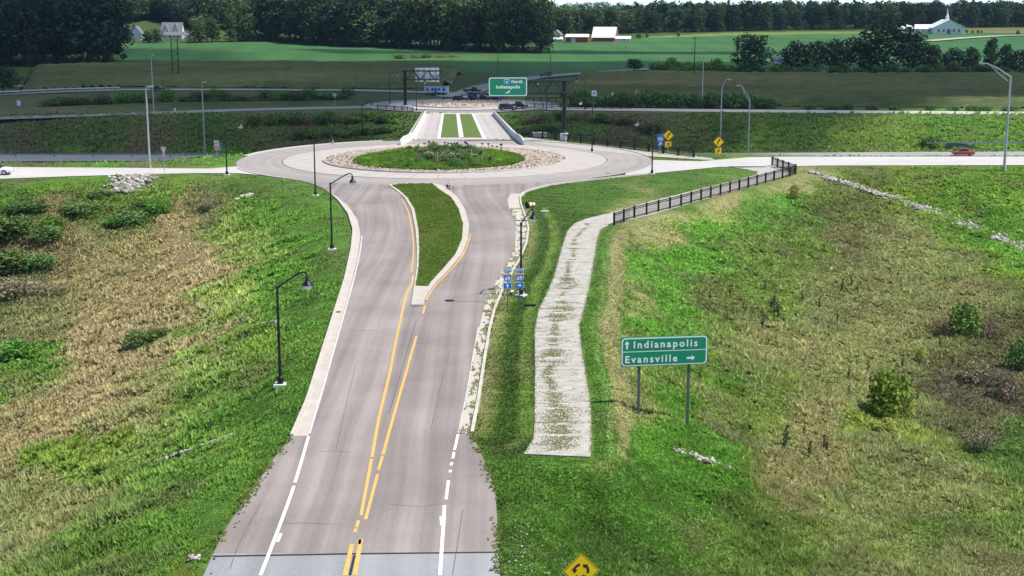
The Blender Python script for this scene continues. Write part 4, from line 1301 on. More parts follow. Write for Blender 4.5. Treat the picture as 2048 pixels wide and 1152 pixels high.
# hedgerow on the right: trees one can tell apart
def hedge_tree(u, vt, wpx, k, vb=151, lbl='', grp='dark trees of the hedgerow beyond the right cornfield', name='hedgerow_tree'):
    p = G(u, vb); p2 = at_y(u, vt, p.y)
    h = p2.z - p.z
    w = wpx / px_m(p)
    t = tree(p, h, k, lbl, grp, (w / 2) / (6.4 * h / 20), name)
    return t
HT = [(1500, 66, 84, 0, 'broad rounded dark tree left of the gap in the hedgerow'), (1588, 82, 62, 5, 'low spreading dark tree right of the gap in the hedgerow'), (1632, 80, 56, 0, 'second dark tree right of the hedgerow gap'),
      (1672, 78, 60, 5, 'dark tree left of the tallest hedgerow tree'), (1718, 72, 70, 0, 'dark tree against the left flank of the tallest hedgerow tree'), (1772, 37, 104, 0, 'tallest and widest dark tree of the hedgerow'),
      (1822, 60, 66, 5, 'dark tree against the right flank of the tallest hedgerow tree'), (1862, 88, 58, 1, 'shorter green tree below the church drive'), (1905, 96, 56, 5, 'low dark tree in the dip of the hedgerow under the church drive'),
      (1942, 92, 52, 4, 'pointed dark tree in the right part of the hedgerow'), (1978, 74, 46, 4, 'tall pointed dark tree near the right end of the hedgerow'), (2008, 86, 48, 4, 'dark tree behind the big truss lamp at right'), (2040, 98, 56, 0, 'last dark tree at the right end of the hedgerow')]
for u, vt, w, k, lb in HT: hedge_tree(u, vt, w, k, lbl=lb)
for u, vt, w, k in ((2085, 95, 60, 0), (2140, 90, 60, 5)): hedge_tree(u, vt, w, k, lbl='dark tree beyond the right end of the hedgerow')
hedge_tree(1268, 117, 36, 0, 143, 'rounded dark bush at the left end of the low hedge by the road', None, 'bush')
hedge_tree(5, 130, 72, 0, 187, 'dark leafy tree at the left edge before the cornfield', None, 'broadleaf_tree')
hedge_tree(-40, 120, 80, 5, 187, 'dark leafy tree just outside the left edge', None, 'broadleaf_tree')
# shrub meshes
SHRUBS = [crown_obj('foliage', 300 + k, n_, 2.0, rr, sz, .02, cl, 13, 0.1, .85, .5) for k, (cl, rr, n_, sz) in enumerate(
    (((.11, .19, .05), 1.3, 900, .13), ((.23, .36, .05), 1.2, 900, .14), ((.22, .185, .115), 1.4, 800, .10), ((.13, .27, .045), 1.5, 900, .13), ((.42, .46, .10), 1.2, 800, .12)))]
TWIG = trunk_mesh(2.0, .05, 4, .5)
def shrub(p, h, w, k, label, group=None, name='shrub', cat='shrub'):
    t = thing(name, label, cat, p, random.uniform(0, 6.28), group)
    link('foliage', SHRUBS[k], M['leaf'], t); link('stem', TWIG, M['bark'], t)
    t.scale = (w / 2.9, w / 2.9, h / 2.0)
    return t
def shrub_px(u, vb, vt, wpx, k, label, group=None, name='shrub'):
    p = G(u, vb); h = at_y(u, vt, p.y).z - p.z
    return shrub(p, max(.3, h), wpx / px_m(p), k, label, group, name)
# low dark hedge rows
def hedge_row(line, n, hr, wr, label, group, ks=(0,)):
    pts = GP(line)
    acc = []
    tot = sum((b - a).length for a, b in zip(pts, pts[1:]))
    for i in range(n):
        d = tot * (i + random.random() * .8) / n
        for a, b in zip(pts, pts[1:]):
            L = (b - a).length
            if d <= L: break
            d -= L
        p = a.lerp(b, min(1, d / L)); p.y += random.uniform(-1.5, 1.5); p.z = H1(p.x, p.y)
        kk = random.choice(ks); hh_ = random.uniform(*hr)
        w_ = ('dark', '', 'brownish', 'bright green')[kk]; sz_ = 'tall' if hh_ > hr[0] + .66 * (hr[1] - hr[0]) else ('low' if hh_ < hr[0] + .33 * (hr[1] - hr[0]) else 'middling')
        zz_ = ('left end', 'left part', 'middle', 'right part', 'right end')[min(4, int(5 * i / n))]
        shrub(p, hh_, random.uniform(*wr), kk, ('%s %s %s, %s of the row' % (sz_, w_, label, zz_)).replace('  ', ' '), group)
hedge_row([(1305, 148), (1380, 150), (1460, 150)], 12, (3.5, 6.5), (6, 9), 'shrub in the low hedge by the road', 'shrubs of the low hedge', (0,))
hedge_row([(1300, 152), (1700, 153), (2060, 153)], 26, (3, 5.5), (7, 10), 'undergrowth at the foot of the hedgerow', 'undergrowth of the hedgerow', (0,))
hedge_row([(1140, 212), (1250, 214), (1400, 216), (1545, 216)], 24, (2.5, 4.2), (5, 8), 'shrub along the right far ramp', 'shrubs along the right far ramp', (0, 0, 3))
hedge_row([(1600, 218), (1850, 220), (2060, 222)], 10, (1, 1.8), (4, 6), 'shrub between right cornfield and ramp', 'low shrubs by the cornfield edge', (0,))
hedge_row([(90, 212), (230, 206), (400, 202), (560, 200), (700, 198)], 30, (1.4, 3.2), (4, 8), 'shrub between the left far roads', 'shrubs between the left far roads', (0, 0, 3, 2))
hedge_row([(500, 250), (620, 246), (740, 244), (800, 248)], 18, (1.2, 2.6), (3, 6), 'bush on the bank left of the bridge', 'shrubs on the bank left of the bridge', (0, 2, 3, 0))
hedge_row([(600, 280), (700, 272), (800, 262)], 14, (1.0, 2.2), (3, 5), 'scrub beyond the ring road', 'scrub beyond the ring road', (0, 2, 0, 3))
hedge_row([(1050, 250), (1120, 240), (1230, 246), (1320, 270)], 20, (1.0, 2.6), (3, 5.5), 'shrub on the bank right of the bridge', 'shrubs on the bank right of the bridge', (0, 2, 3, 2))
hedge_row([(1050, 268), (1090, 264), (1120, 268)], 6, (1.2, 2.2), (2.5, 4), 'shrub at the right gantry foot', 'shrubs at the right gantry foot', (0, 3))
# foreground shrubs
shrub_px(1772, 834, 742, 116, 1, 'big rounded yellow-green bush standing alone in the right valley')
shrub_px(1812, 838, 790, 44, 4, 'pale green clump leaning on the right of the big rounded bush')
shrub_px(1840, 722, 690, 38, 4, 'small pale yellow-green bush above the big rounded bush')
shrub_px(1926, 672, 612, 84, 3, 'green bush among brown brush near the right edge')
shrub_px(1880, 672, 636, 52, 2, 'brown brushy shrub left of the green bush near the right edge')
shrub_px(1975, 676, 640, 70, 2, 'brown brushy shrub right of the green bush near the right edge')
shrub_px(2038, 735, 680, 70, 0, 'dark green bush cut by the right edge at mid height')
shrub_px(1588, 397, 368, 30, 4, 'bright yellow-green bush on the bank below the end of the black fence')
shrub_px(1860, 296, 272, 54, 0, 'dark green bush by the wing wall beside the highway rail')
shrub_px(1955, 770, 725, 90, 2, 'brown dead brush in the valley below the green bush')
shrub_px(2010, 800, 745, 90, 2, 'dark brown brush at the right edge of the valley')
shrub_px(1960, 900, 858, 90, 2, 'grey tangled dead brush on the right valley side')
shrub_px(1770, 862, 838, 70, 4, 'low bright green weeds in front of the big rounded bush')
shrub_px(30, 720, 682, 80, 3, 'bright green bush at the left edge of the tan slope')
shrub_px(-20, 812, 762, 80, 3, 'green bush cut by the left edge low on the tan slope')
for u, vb, vt, w, k, lb in ((25, 470, 420, 90, 0, 'dark green thicket at the left edge of the hollow'), (95, 480, 440, 80, 0, 'dark green thicket right of the left-edge one in the hollow'), (20, 540, 490, 100, 0, 'lowest dark thicket at the left edge'),
                         (80, 535, 500, 70, 0, 'dark thicket beside the lowest left-edge one'), (110, 455, 425, 60, 3, 'green bush on top of the left hollow'), (160, 425, 400, 80, 0, 'dark bush in the green bank under the left ramp'),
                         (255, 448, 415, 70, 0, 'dark bush left of the pair in the middle of the left bank'), (320, 425, 392, 60, 3, 'bright green bush of the pair in the middle of the left bank'), (285, 412, 395, 40, 0, 'dark bush tucked behind the bright green one on the left bank'),
                         (60, 420, 395, 90, 0, 'dark weeds under the left ramp near the edge'), (230, 450, 432, 50, 3, 'low green bush below the middle dark bush on the left bank'), (30, 590, 545, 120, 2, 'brown dry brush at the left edge above the green bush'),
                         (95, 590, 560, 70, 2, 'brown dry brush right of the left-edge brush'), (415, 418, 395, 40, 2, 'grey-brown bush beside the pale concrete flume'), (200, 395, 375, 60, 0, 'dark weeds left of the white stone patch'),
                         (280, 690, 655, 80, 0, 'long low dark green bush in the tan slope'), (320, 672, 650, 50, 0, 'right end of the low dark bush in the tan slope')):
    shrub_px(u, vb, vb - (vb - vt) * .72, w * 1.15, k, lb)
# single tall weeds standing out of the slopes
WEED = crown_obj('foliage', 350, 90, 1.6, .22, .10, .05, (.10, .13, .055), 7, .5)
def weed(u, v, hpx, label, group):
    p = G(u, v); h = at_y(u, v - hpx, p.y).z - p.z
    t = thing('tall_weed', label, 'weed', p, random.uniform(0, 6), group)
    link('foliage', WEED, M['leaf'], t); link('stem', TWIG, M['bark'], t, rz=1)
    t.scale = (h / 1.6, h / 1.6, h / 1.6)
random.seed(3)
for i in range(22): weed(random.gauss(1560, 75), random.gauss(622, 20), random.uniform(14, 30), 'thin dark weed stalk on the bank above the big road sign', 'weed stalks on the right bank')
for i in range(7): weed(random.uniform(1545, 1660), random.uniform(870, 940), random.uniform(18, 46), 'tall dry weed stalk in the lower right valley', 'weed stalks in the right valley')
for i in range(14): weed(random.uniform(1640, 1950), random.uniform(690, 930), random.uniform(14, 30), 'weed stalk scattered around the big rounded bush', 'weed stalks near the rounded bush')
for i in range(16): weed(random.uniform(60, 460), random.uniform(600, 980), random.uniform(14, 28), 'single weed stalk in the tan left slope', 'weed stalks on the left slope')

# ------------------------------------------------------------------ cornfields
def corn(px, label):
    poly = G_area(px)
    xs = [p[0] for p in poly]; yy = [p[1] for p in poly]
    gx = np.arange(min(xs), max(xs), 2.2); gy = []
    y = min(yy)
    while y < max(yy): gy.append(y); y += .95
    gy = np.array(gy)
    XX, YY = np.meshgrid(gx, gy); x = XX.ravel(); y = YY.ravel()
    ins = inside_poly(x, y, poly)
    z = Hf(x, y)
    row = (np.arange(len(gy)) % 2)[:, None].repeat(len(gx), 1).ravel()
    edge = dist_poly(x, y, poly)
    top = 2.1 + .25 * row - .25 * (1 - row) + (rng.random(len(x)) - .5) * .55 + (fbm(x * .02, y * .05, 8) - .5) * .5
    z = z + top * smoothstep(.2, 4.0, edge) + .05
    i = np.arange(len(x)).reshape(len(gy), len(gx))
    q = np.stack([i[:-1, :-1].ravel(), i[:-1, 1:].ravel(), i[1:, 1:].ravel(), i[1:, :-1].ravel()], 1)
    q = q[ins[q].all(1)]
    tass = lin(124, 126, 88); leafc = lin(76, 106, 56)
    f = (.35 + .65 * row * rng.random(len(x)) + .5 * (fbm(x * .012, y * .05, 18) - .5))[:, None].clip(0, 1)
    cc = (np.array(tass)[None] * f + np.array(leafc)[None] * (1 - f)) * K * (1 + .3 * (fbm(x * .015, y * .08, 28, 3) - .5))[:, None]
    used = np.unique(q); mp = -np.ones(len(x), int); mp[used] = np.arange(len(used))
    return stuff(link('corn_field', mesh_np('corn_field', np.stack([x, y, z], 1)[used], mp[q], cc[used]), M['crop']), label)
corn([(30, 186), (60, 140), (245, 134), (560, 131), (880, 136), (930, 146), (890, 178), (600, 177), (480, 175), (250, 174), (120, 180)], 'tasselled corn field behind the left local road')
corn([(1110, 196), (1145, 156), (1300, 153), (1700, 156), (2300, 156), (2300, 221), (2048, 217), (1800, 215), (1400, 211)], 'tasselled corn field on the right before the hedgerow')

# ------------------------------------------------------------------ stones
def ico():
    bm = bmesh.new(); bmesh.ops.create_icosphere(bm, subdivisions=1, radius=1)
    V = np.array([v.co[:] for v in bm.verts]); Fc = np.array([[v.index for v in f.verts] for f in bm.faces]); bm.free()
    return V, Fc
IV, IF_ = ico()
def stones(name, pos, size, cols, label, flat=.7, seed=1, jitter=.18):
    g = np.random.default_rng(seed)
    n = len(pos); pos = np.asarray(pos)
    s = size * (.55 + .9 * g.random(n))
    sc3 = np.stack([s * (.8 + .5 * g.random(n)), s * (.7 + .4 * g.random(n)), s * flat * (.7 + .5 * g.random(n))], 1)
    an = g.random(n) * 6.28; ca, sa = np.cos(an), np.sin(an)
    V = IV[None] * (1 + jitter * g.normal(size=(n, len(IV), 1)).clip(-2, 2)) * sc3[:, None, :]
    x = V[:, :, 0] * ca[:, None] - V[:, :, 1] * sa[:, None]; y = V[:, :, 0] * sa[:, None] + V[:, :, 1] * ca[:, None]
    V = np.stack([x, y, V[:, :, 2]], 2) + pos[:, None, :]
    Fq = IF_[None] + (np.arange(n) * len(IV))[:, None, None]
    ci_ = g.integers(len(cols), size=n)
    c = np.array([lin(*k) for k in cols])[ci_] * .58 * np.clip(g.normal(1, .18, n), .5, 1.5)[:, None]
    C2 = np.repeat(c[:, None, :], len(IV), 1)
    return stuff(link(name, mesh_np(name, V.reshape(-1, 3), Fq.reshape(-1, 3), C2.reshape(-1, 3)), M['stone']), label)
g = np.random.default_rng(11)
n = 9500
a = g.random(n) * 2 * np.pi; r = np.sqrt(g.random(n) * (R_IN ** 2 - 11.5 ** 2) + 11.5 ** 2) - .25
xs, yy = RC.x + r * np.cos(a), RC.y + r * np.sin(a)
def mound(rr): return .22 + .9 * smoothstep(R_IN, 4, rr)
ROCKC = [(226, 208, 188), (236, 224, 208), (212, 194, 174), (204, 188, 170), (230, 214, 196), (180, 164, 148)]
stones('rounded_rocks', np.stack([xs, yy, mound(r) + .01], 1), .19, ROCKC, 'ring of rounded pinkish rocks around the roundabout garden', .5, seed=2, jitter=.12)
n = 2600
a = g.random(n) * 2 * np.pi; r = np.sqrt(g.random(n)) * (F_IN - .3)
stones('rounded_rocks', np.stack([FC.x + r * np.cos(a), FC.y + r * np.sin(a), ZF + .35 + .3 * smoothstep(F_IN, 3, r)], 1), .36, ROCKC, 'rounded rocks covering the far roundabout island', seed=3)
# mounds below the rocks
def dome(name, c, R_, z0, hfun, m, col=None, n=64, k=14):
    V = []; 
    for i in range(k + 1):
        rr = R_ * i / k
        for j in range(n):
            t = 2 * math.pi * j / n
            V.append((c.x + rr * math.cos(t), c.y + rr * math.sin(t), z0 + hfun(rr)))
    Q = [(i * n + j, i * n + (j + 1) % n, (i + 1) * n + (j + 1) % n, (i + 1) * n + j) for i in range(k) for j in range(n)]
    cc = np.tile(np.array(lin(*col)) * K, (len(V), 1)) if col else None
    me = mesh_np(name, V, Q, cc, smooth=True)
    return struct(link(name, up_sheet(me), m))
dome('island_bed', RC, R_IN - .1, 0, lambda r_: float(mound(r_)) - .04, M['ground'], (150, 138, 124))
dome('island_bed', FC, F_IN - .1, ZF, lambda r_: .27 + .3 * float(smoothstep(F_IN, 3, r_)), M['ground'], (150, 138, 124))
def strip_stones(name, px, wpx, n, size, label, seed, cols=((222, 218, 210), (206, 200, 190), (186, 180, 170), (150, 144, 134))):
    pts = GP(px); g = np.random.default_rng(seed)
    seg = np.array([(b - a).length for a, b in zip(pts, pts[1:])]); cum = np.concatenate([[0], np.cumsum(seg)])
    P = []
    for _ in range(n):
        d = g.random() * cum[-1]; i = min(len(seg) - 1, int(np.searchsorted(cum, d) - 1)); i = max(i, 0)
        p = pts[i].lerp(pts[i + 1], (d - cum[i]) / seg[i]); t = (pts[i + 1] - pts[i]).normalized()
        w_ = g.normal() * wpx * .42
        x, y = p.x - t.y * w_, p.y + t.x * w_
        P.append((x, y, 0))
    P = np.array(P); P[:, 2] = Hf(P[:, 0], P[:, 1]) + size * .35
    return stones(name, P, size, cols, label, .75, seed)
strip_stones('riprap', [(1618, 345), (1650, 354), (1700, 369), (1760, 388), (1830, 412), (1900, 438), (1960, 462), (2048, 497), (2120, 530)], 1.4, 1400, .22, 'long line of white riprap stones down the bank right of the fence', 31)
strip_stones('riprap', [(1345, 899), (1400, 917), (1440, 930), (1482, 944)], .35, 110, .13, 'short line of white stones on the grass below the big road sign', 32)
strip_stones('riprap', [(278, 352), (262, 372), (252, 386)], 3.6, 260, .32, 'patch of white stones on the bank under the left ramp', 34)
strip_stones('riprap', [(290, 931), (350, 911), (400, 896)], .3, 60, .13, 'white stones at the lower end of the left slope flume', 35)
stones('gravel', [(G(1386, 872).x, G(1386, 872).y, G(1386, 872).z + .1)], .12, [(230, 226, 220)], 'white stone below the right post of the big sign', seed=36)
strip_stones('gravel', [(1040, 1040), (1044, 1090), (1046, 1150)], 1.2, 90, .05, 'pale gravel washed onto the grass at the right shoulder', 37)
strip_stones('gravel', [(385, 1122), (392, 1110)], .4, 26, .10, 'pale gravel at the left shoulder', 38)
# small concrete flumes across the slopes
def flume(px, w, label):
    P = GP(px)
    for p in P: p.z += .16
    Lf, Rt = offset_line(P, w / 2), offset_line(P, -w / 2)
    V = []; Q = []
    for a, b in zip(Lf, Rt):
        V += [(a.x, a.y, a.z - .4), (a.x, a.y, a.z), (b.x, b.y, b.z), (b.x, b.y, b.z - .4)]
    for i in range(len(Lf) - 1):
        for k in range(3): Q.append((i * 4 + k, i * 4 + k + 1, i * 4 + k + 5, i * 4 + k + 4))
    Q += [(0, 1, 2, 3), tuple(len(V) - 4 + k for k in range(4))]
    mb = MB(); mb.add(V, Q)
    o = mb.build('concrete_flume', M['concrete'])
    return tag(o, label, 'flume')
flume([(372, 906), (400, 896), (430, 884), (466, 872)], .4, 'narrow concrete flume on the left slope beside the lower stones')
flume([(482, 661), (510, 653), (528, 648)], .35, 'narrow concrete flume left of the nearest lamp post')
flume([(540, 647), (552, 644)], .3, 'short end of concrete flume right beside the nearest lamp post')
flume([(466, 400), (480, 395), (503, 388)], 1.3, 'wide pale concrete flume on the upper left slope')
flume([(486, 488), (500, 484), (520, 480)], .3, 'faint concrete flume in the middle of the left slope')

# ------------------------------------------------------------------ roundabout garden
def gshrub(u, vb, hm, wm, k, label, grp='plants of the roundabout garden'):
    p = W(u, vb, .8)
    rr = math.hypot(p.x - RC.x, p.y - RC.y); p.z = float(mound(rr)) - .05
    shrub(p, hm, wm, k, label, grp)
random.seed(12)
GC = W(878, 316, .8)
x = GC.x + rng.normal(size=14000) * 0; y = x * 0
aa = rng.random(14000) * 6.28; rr_ = np.sqrt(rng.random(14000))
x = GC.x + rr_ * np.cos(aa) * 13.2; y = GC.y + .3 + rr_ * np.sin(aa) * 12.0
dr_ = np.hypot(x - RC.x, y - RC.y); k = dr_ < 17.6; x, y = x[k], y[k]
gcol = np.array(lin(104, 138, 48))[None] * K * 1.7 * (1 + .9 * (fbm(x * .4, y * .4, 66) - .5))[:, None]
turf('ground_cover', x, y, mound(np.hypot(x - RC.x, y - RC.y)) + .02, .34, .09, gcol, 'low green ground cover of the roundabout garden', .3)
for i in range(64):
    t = random.uniform(0, 6.28); q = math.sqrt(random.random())
    px_, py_ = GC.x + q * math.cos(t) * 12.6, GC.y + .3 + q * math.sin(t) * 11.0
    r_ = math.hypot(px_ - RC.x, py_ - RC.y)
    if r_ > 17: continue
    off = (px_ - GC.x) / 12.6
    k = random.choice([1, 3, 3, 1, 2]) if (off < -.45 or off > .5) else random.choice([0, 3, 0, 2])
    hgt = random.uniform(.35, .8) if abs(off) > .45 else random.uniform(.7, 1.35)
    lab = ('left end', 'left half', 'middle', 'right half', 'right end')[min(4, int((off + 1) * 2.5))]
    dep = 'front' if py_ < GC.y - 3 else ('back' if py_ > GC.y + 4 else 'centre')
    shrub((px_, py_, float(mound(r_)) - .05), hgt, random.uniform(1.5, 2.6), k, '%s plant in the %s of the roundabout garden, %s' % (('dark green', 'yellow-green', 'brownish', 'bright green', 'pale')[k], lab, dep), 'plants of the roundabout garden')
# dark grasses with pale stalks in the middle of the garden
PAMP = MB()
gg = random.Random(4)
for k in range(60):
    a = gg.uniform(0, 6.28); l = gg.uniform(.3, .9); h = gg.uniform(.9, 1.7)
    PAMP.tube([(0, 0, 0), (math.cos(a) * l * .35, math.sin(a) * l * .35, h * .7), (math.cos(a) * l, math.sin(a) * l, h * gg.uniform(.7, 1))], [.03, .022, .008], 4, False)
pm = PAMP.mesh('blades')
M['stalk'] = mat('pale_stalk', lin(150, 160, 120, .5), .8, var=.2)
M['bladeg'] = mat('dark_grass_blade', (.03, .05, .025), .8, var=.2)
for i in range(22):
    u = random.uniform(835, 985); vb = random.uniform(316, 327)
    p = W(u, vb, .5); rr = math.hypot(p.x - RC.x, p.y - RC.y); p.z = float(mound(rr)) - .05
    t = thing('ornamental_grass', 'clump of arching ornamental grass in the front of the roundabout garden', 'ornamental grass', p, random.uniform(0, 6), 'ornamental grasses of the roundabout garden')
    link('blades', pm, M['bladeg'] if i % 3 else M['stalk'], t)
    t.scale = (.9, .9, random.uniform(.55, .85))
# black flower heads along the back of the garden
HEAD = MB(); HEAD.tube([(0, 0, 0), (.03, 0, .7), (.05, 0, 1.35)], .03, 5); hm1 = HEAD.mesh('stem')
HB = MB(); HB.lathe([(.02, 1.2), (.16, 1.28), (.2, 1.42), (.12, 1.56), (.02, 1.6)], 8); hm2 = HB.mesh('seed_head')
for i in range(20):
    u = random.uniform(845, 1005); p = W(u, random.uniform(303, 306), 0.6)
    rr = math.hypot(p.x - RC.x, p.y - RC.y); p.z = float(mound(rr))
    t = thing('seed_head_plant', 'dark seed head rising behind the roundabout garden', 'plant', p, random.uniform(0, 6), 'dark seed heads at the back of the garden')
    link('stem', hm1, M['bladeg'], t); link('seed_head', hm2, M['black_matt'], t)
    t.scale = (1.1, 1.1, random.uniform(.45, .85))

# pale bent-rod feature standing in the front of the garden
M['rod'] = mat('pale_rod', (.50, .52, .48), .6, var=.1)
p0 = W(905, 326, .5); p0.z = float(mound(math.hypot(p0.x - RC.x, p0.y - RC.y))) - .1
t = thing('garden_feature', 'low feature of pale bent rods standing among the plants of the roundabout', 'garden feature', p0)
def rod(pts): 
    mb = MB(); mb.tube(pts, .055, 6); mb.build('rod', M['rod'], t)
def arch(x0, x1, h, y=0):
    rod([(x0, y, 0), (x0, y, h * .6), (x0 + (x1 - x0) * .15, y, h * .88), ((x0 + x1) / 2, y, h), (x1 - (x1 - x0) * .15, y, h * .88), (x1, y, h * .6), (x1, y, 0)])
rod([(-3.6 + .75 * math.cos(a_), 0, .75 + .7 * math.sin(a_)) for a_ in np.linspace(0, 6.28, 15)])
for x_ in (-2.3, -1.7, -1.3): rod([(x_, 0, 0), (x_ + .05, 0, 1.5)])
arch(-.8, .3, 1.3); arch(.5, 1.5, 1.2)
rod([(2.9, 0, 0), (2.9, 0, 1.9)]); rod([(2.2, 0, 1.0), (3.7, 0, 1.05)]); rod([(4.3, 0, 0), (4.6, .1, .9), (5.0, .1, 1.2)])
# ------------------------------------------------------------------ street lamps (black, curved arm, bell shade)
def lamp(base, topv, arm, label, arm_len=2.0, group='black street lamps round the roundabout'):
    """base: ground point; topv: photo row of the top of the straight pole; arm: heading of the arm in degrees"""
    u0 = proj(base.x, base.y, base.z)[0]
    h = at_y(u0, topv, base.y).z - base.z
    t = thing('street_lamp', label, 'street lamp', base, R(arm), group)
    mb = MB(); mb.box((0, 0, .0), (.8, .8, .2)); mb.build('footing', M['white_conc'], t)
    mb = MB(); mb.lathe([(.2, .10), (.2, .5), (.12, .62), (.105, .7)], 10)
    mb.tube([(0, 0, .6), (0, 0, h)], [.105, .075], 10); mb.build('pole', M['black'], t)
    up = .95
    mb = MB(); mb.lathe([(.09, h - .15), (.11, h - .05), (.11, h + .05), (.02, h + .12)], 8)
    mb.tube([(0, 0, h - .05), (arm_len * .45, 0, h + up * .52), (arm_len * .78, 0, h + up * .92), (arm_len * .95, 0, h + up * 1.02), (arm_len * 1.06, 0, h + up * .98), (arm_len * 1.1, 0, h + up * .78)], .055, 8)
    mb.build('arm', M['black'], t)
    hx, hz = arm_len * 1.1, h + up * .8
    mb = MB(); mb.lathe([(.05, .0), (.09, -.08), (.11, -.28), (.17, -.40), (.36, -.60), (.38, -.64), (.34, -.64), (.05, -.38)], 16, (hx, 0, hz)); mb.build('lamp_shade', M['black'], t, True)
    mb = MB(); mb.lathe([(.05, -.56), (.27, -.60), (.31, -.70), (.26, -.84), (.14, -.93), (.02, -.95)], 14, (hx, 0, hz)); mb.build('globe', M['lamp_glass'], t, True)
    return t
lamp(G(561, 770), 574, 0, 'nearest and largest black street lamp on the left bank', 1.75)
lamp(G(664, 499), 367, 3, 'black street lamp at the left kerb beside the splitter island entry', 2.0)
lamp(G(631, 391), 285, 0, 'black street lamp in the grass at the left shoulder of the ring road', 2.1)
lamp(G(454, 350), 254, 0, 'black street lamp by the left ramp near the red and white signs', 2.0)
lamp(G(725, 274), 211, 0, 'black street lamp in the scrub left of the bridge', 2.0)
lamp(G(1304, 348), 249, 180, 'black street lamp at the right rim of the ring road', 2.1)
lamp(W(1184, 304), 207, 180, 'black street lamp on the path behind the ring by the far right fence', 1.8)
L8 = lamp(G(1042, 591), 447, 62, 'black street lamp with a crossbar behind the two blue route signs', 2.0)
mb = MB(); _h = at_y(1042, 441, G(1042, 591).y).z - G(1042, 591).z
mb.bar((-.5, 0, _h), (.62, 0, _h), .06); _o = mb.build('crossbar', M['black'], L8); _o.rotation_euler = (0, 0, -R(62))
for u, vb, vt, a, lb in ((780, 207, 150, 0, 'far black street lamp by the left gantry post'), (833, 222, 166, 0, 'far black street lamp right of the left gantry post'), (1093, 224, 168, 180, 'far black street lamp seen below the right gantry truss'), (1170, 219, 162, 180, 'far black street lamp right of the right gantry post'), (887, 203, 164, 0, 'far black street lamp at the white trailer')):
    lamp(W(u, vb, ZF), vt, a, lb, 2.0, 'black street lamps round the far roundabout')

# ------------------------------------------------------------------ tall highway lights
def mast(base, topv, tip, label, truss=False, r=.13, footing=False):
    """tip: photo pixel of the end of the arm"""
    u0 = proj(base.x, base.y, base.z)[0]
    top = at_y(u0, topv, base.y); h = top.z - base.z
    tp = at_y(tip[0], tip[1], base.y)
    dx, dz = tp.x - base.x, tp.z - base.z
    t = thing('highway_light', label, 'highway light', base, 0, 'tall steel highway lights')
    mb = MB()
    mb.lathe([(.32, -.3), (.32, .7 if footing else .15)], 12) if footing else mb.lathe([(.3, -.3), (.3, .12)], 10)
    mb.build('footing', M['concrete'], t)
    mb = MB(); mb.tube([(0, 0, .1), (0, 0, h)], [r * 1.25, r * .8], 10); mb.build('pole', M['galv'], t)
    if truss:
        mb = MB(); mb.tube([(0, 0, h - .05), (dx * .5, 0, h + (dz - h) * .62), (dx * .92, 0, dz), (dx, 0, dz)], [.085, .075, .06, .05], 7); mb.build('arm', M['galv'], t)
        mb = MB(); mb.tube([(0, 0, h - .95), (dx * .45, 0, h + (dz - h) * .38 - .3), (dx * .86, 0, dz - .08)], [.075, .065, .05], 7)
        for f in (.25, .5, .72):
            mb.bar((dx * f, 0, h + (dz - h) * f * 1.15), (dx * f, 0, h - .95 + (dz - h + .9) * f * 1.08), .05)
        mb.build('brace', M['galv'], t)
    else:
        mb = MB(); mb.tube([(0, 0, h - .1), (dx * .35, 0, h + (dz - h) * .55), (dx * .8, 0, dz), (dx, 0, dz)], [.075, .065, .05, .05], 7); mb.build('arm', M['galv'], t)
    s = 1 if dx >= 0 else -1
    mb = MB(); mb.box((dx + s * .35, 0, dz + .02), (.85, .36, .18)); mb.build('luminaire', M['galv'], t)
    mb = MB(); mb.box((dx + s * .4, 0, dz - .085), (.55, .28, .05)); mb.build('lens', M['lamp_glass'], t)
    return t
mast(G(300, 334), 176, (296, 173), 'steel highway light standing in the grass between the two left roads near the yield sign')
mast(G(308, 228), 122, (303, 110), 'steel highway light at the far left ramp behind the near one')
mast(G(410, 309), 178, (405, 164), 'steel highway light on the bank left of the red and white signs')
mast(G(1404, 217), 114, (1411, 100), 'steel highway light by the right cornfield edge')
mast(G(1440, 302), 176, (1455, 159), 'steel highway light with an arm to the right behind the lone yellow warning sign')
mast(G(1496, 307), 197, (1480, 171), 'steel highway light with a white truss arm in the middle right', True)
mast(G(2008, 342), 153, (1970, 127), 'biggest steel highway light with truss arm on a concrete footing at right', True, .17, True)

# ------------------------------------------------------------------ wooden utility poles
def upole(u, vb, vt, label, m='wood', cross=0.0):
    p = G(u, vb); h = at_y(u, vt, p.y).z - p.z
    t = thing('utility_pole', label, 'utility pole', p, 0, 'utility poles along the fields')
    mb = MB(); mb.tube([(0, 0, -.3), (0, 0, h)], [.2, .13], 8); mb.build('pole', M[m], t)
    if cross:
        mb = MB(); mb.bar((-cross, 0, h - .6), (cross, 0, h - .6), .12); mb.build('crossarm', M[m], t)
    mb = MB(); mb.lathe([(.05, h - .05), (.06, h + .1), (.02, h + .2)], 6); mb.build('insulator', M['galv'], t)
upole(328, 176, 122, 'pale utility pole right of the two far left highway lights')
upole(712, 177, 122, 'pale utility pole in front of the left cornfield')
upole(996, 149, 106, 'pale utility pole in the dark field above the green overhead sign')
upole(1101, 139, 100, 'pale utility pole by the road near the grey car')
upole(1252, 113, 90, 'small pale utility pole in the right bean field')
upole(1388, 160, 74, 'tall dark utility pole before the low hedge', 'wood_dark', 1.2)
upole(1384, 108, 96, 'short far utility pole behind the tall dark one')
pl = G(352, 160); hh = at_y(352, 70, pl.y).z - pl.z
t = thing('transmission_structure', 'two legged dark lattice power structure before the left bean field', 'power pole', pl)
for dx in (-1.15, 1.15):
    mb = MB()
    mb.tube([(dx, 0, -.3), (dx, 0, hh)], [.22, .15], 6); mb.build('leg', M['wood_dark'], t)
mb = MB()
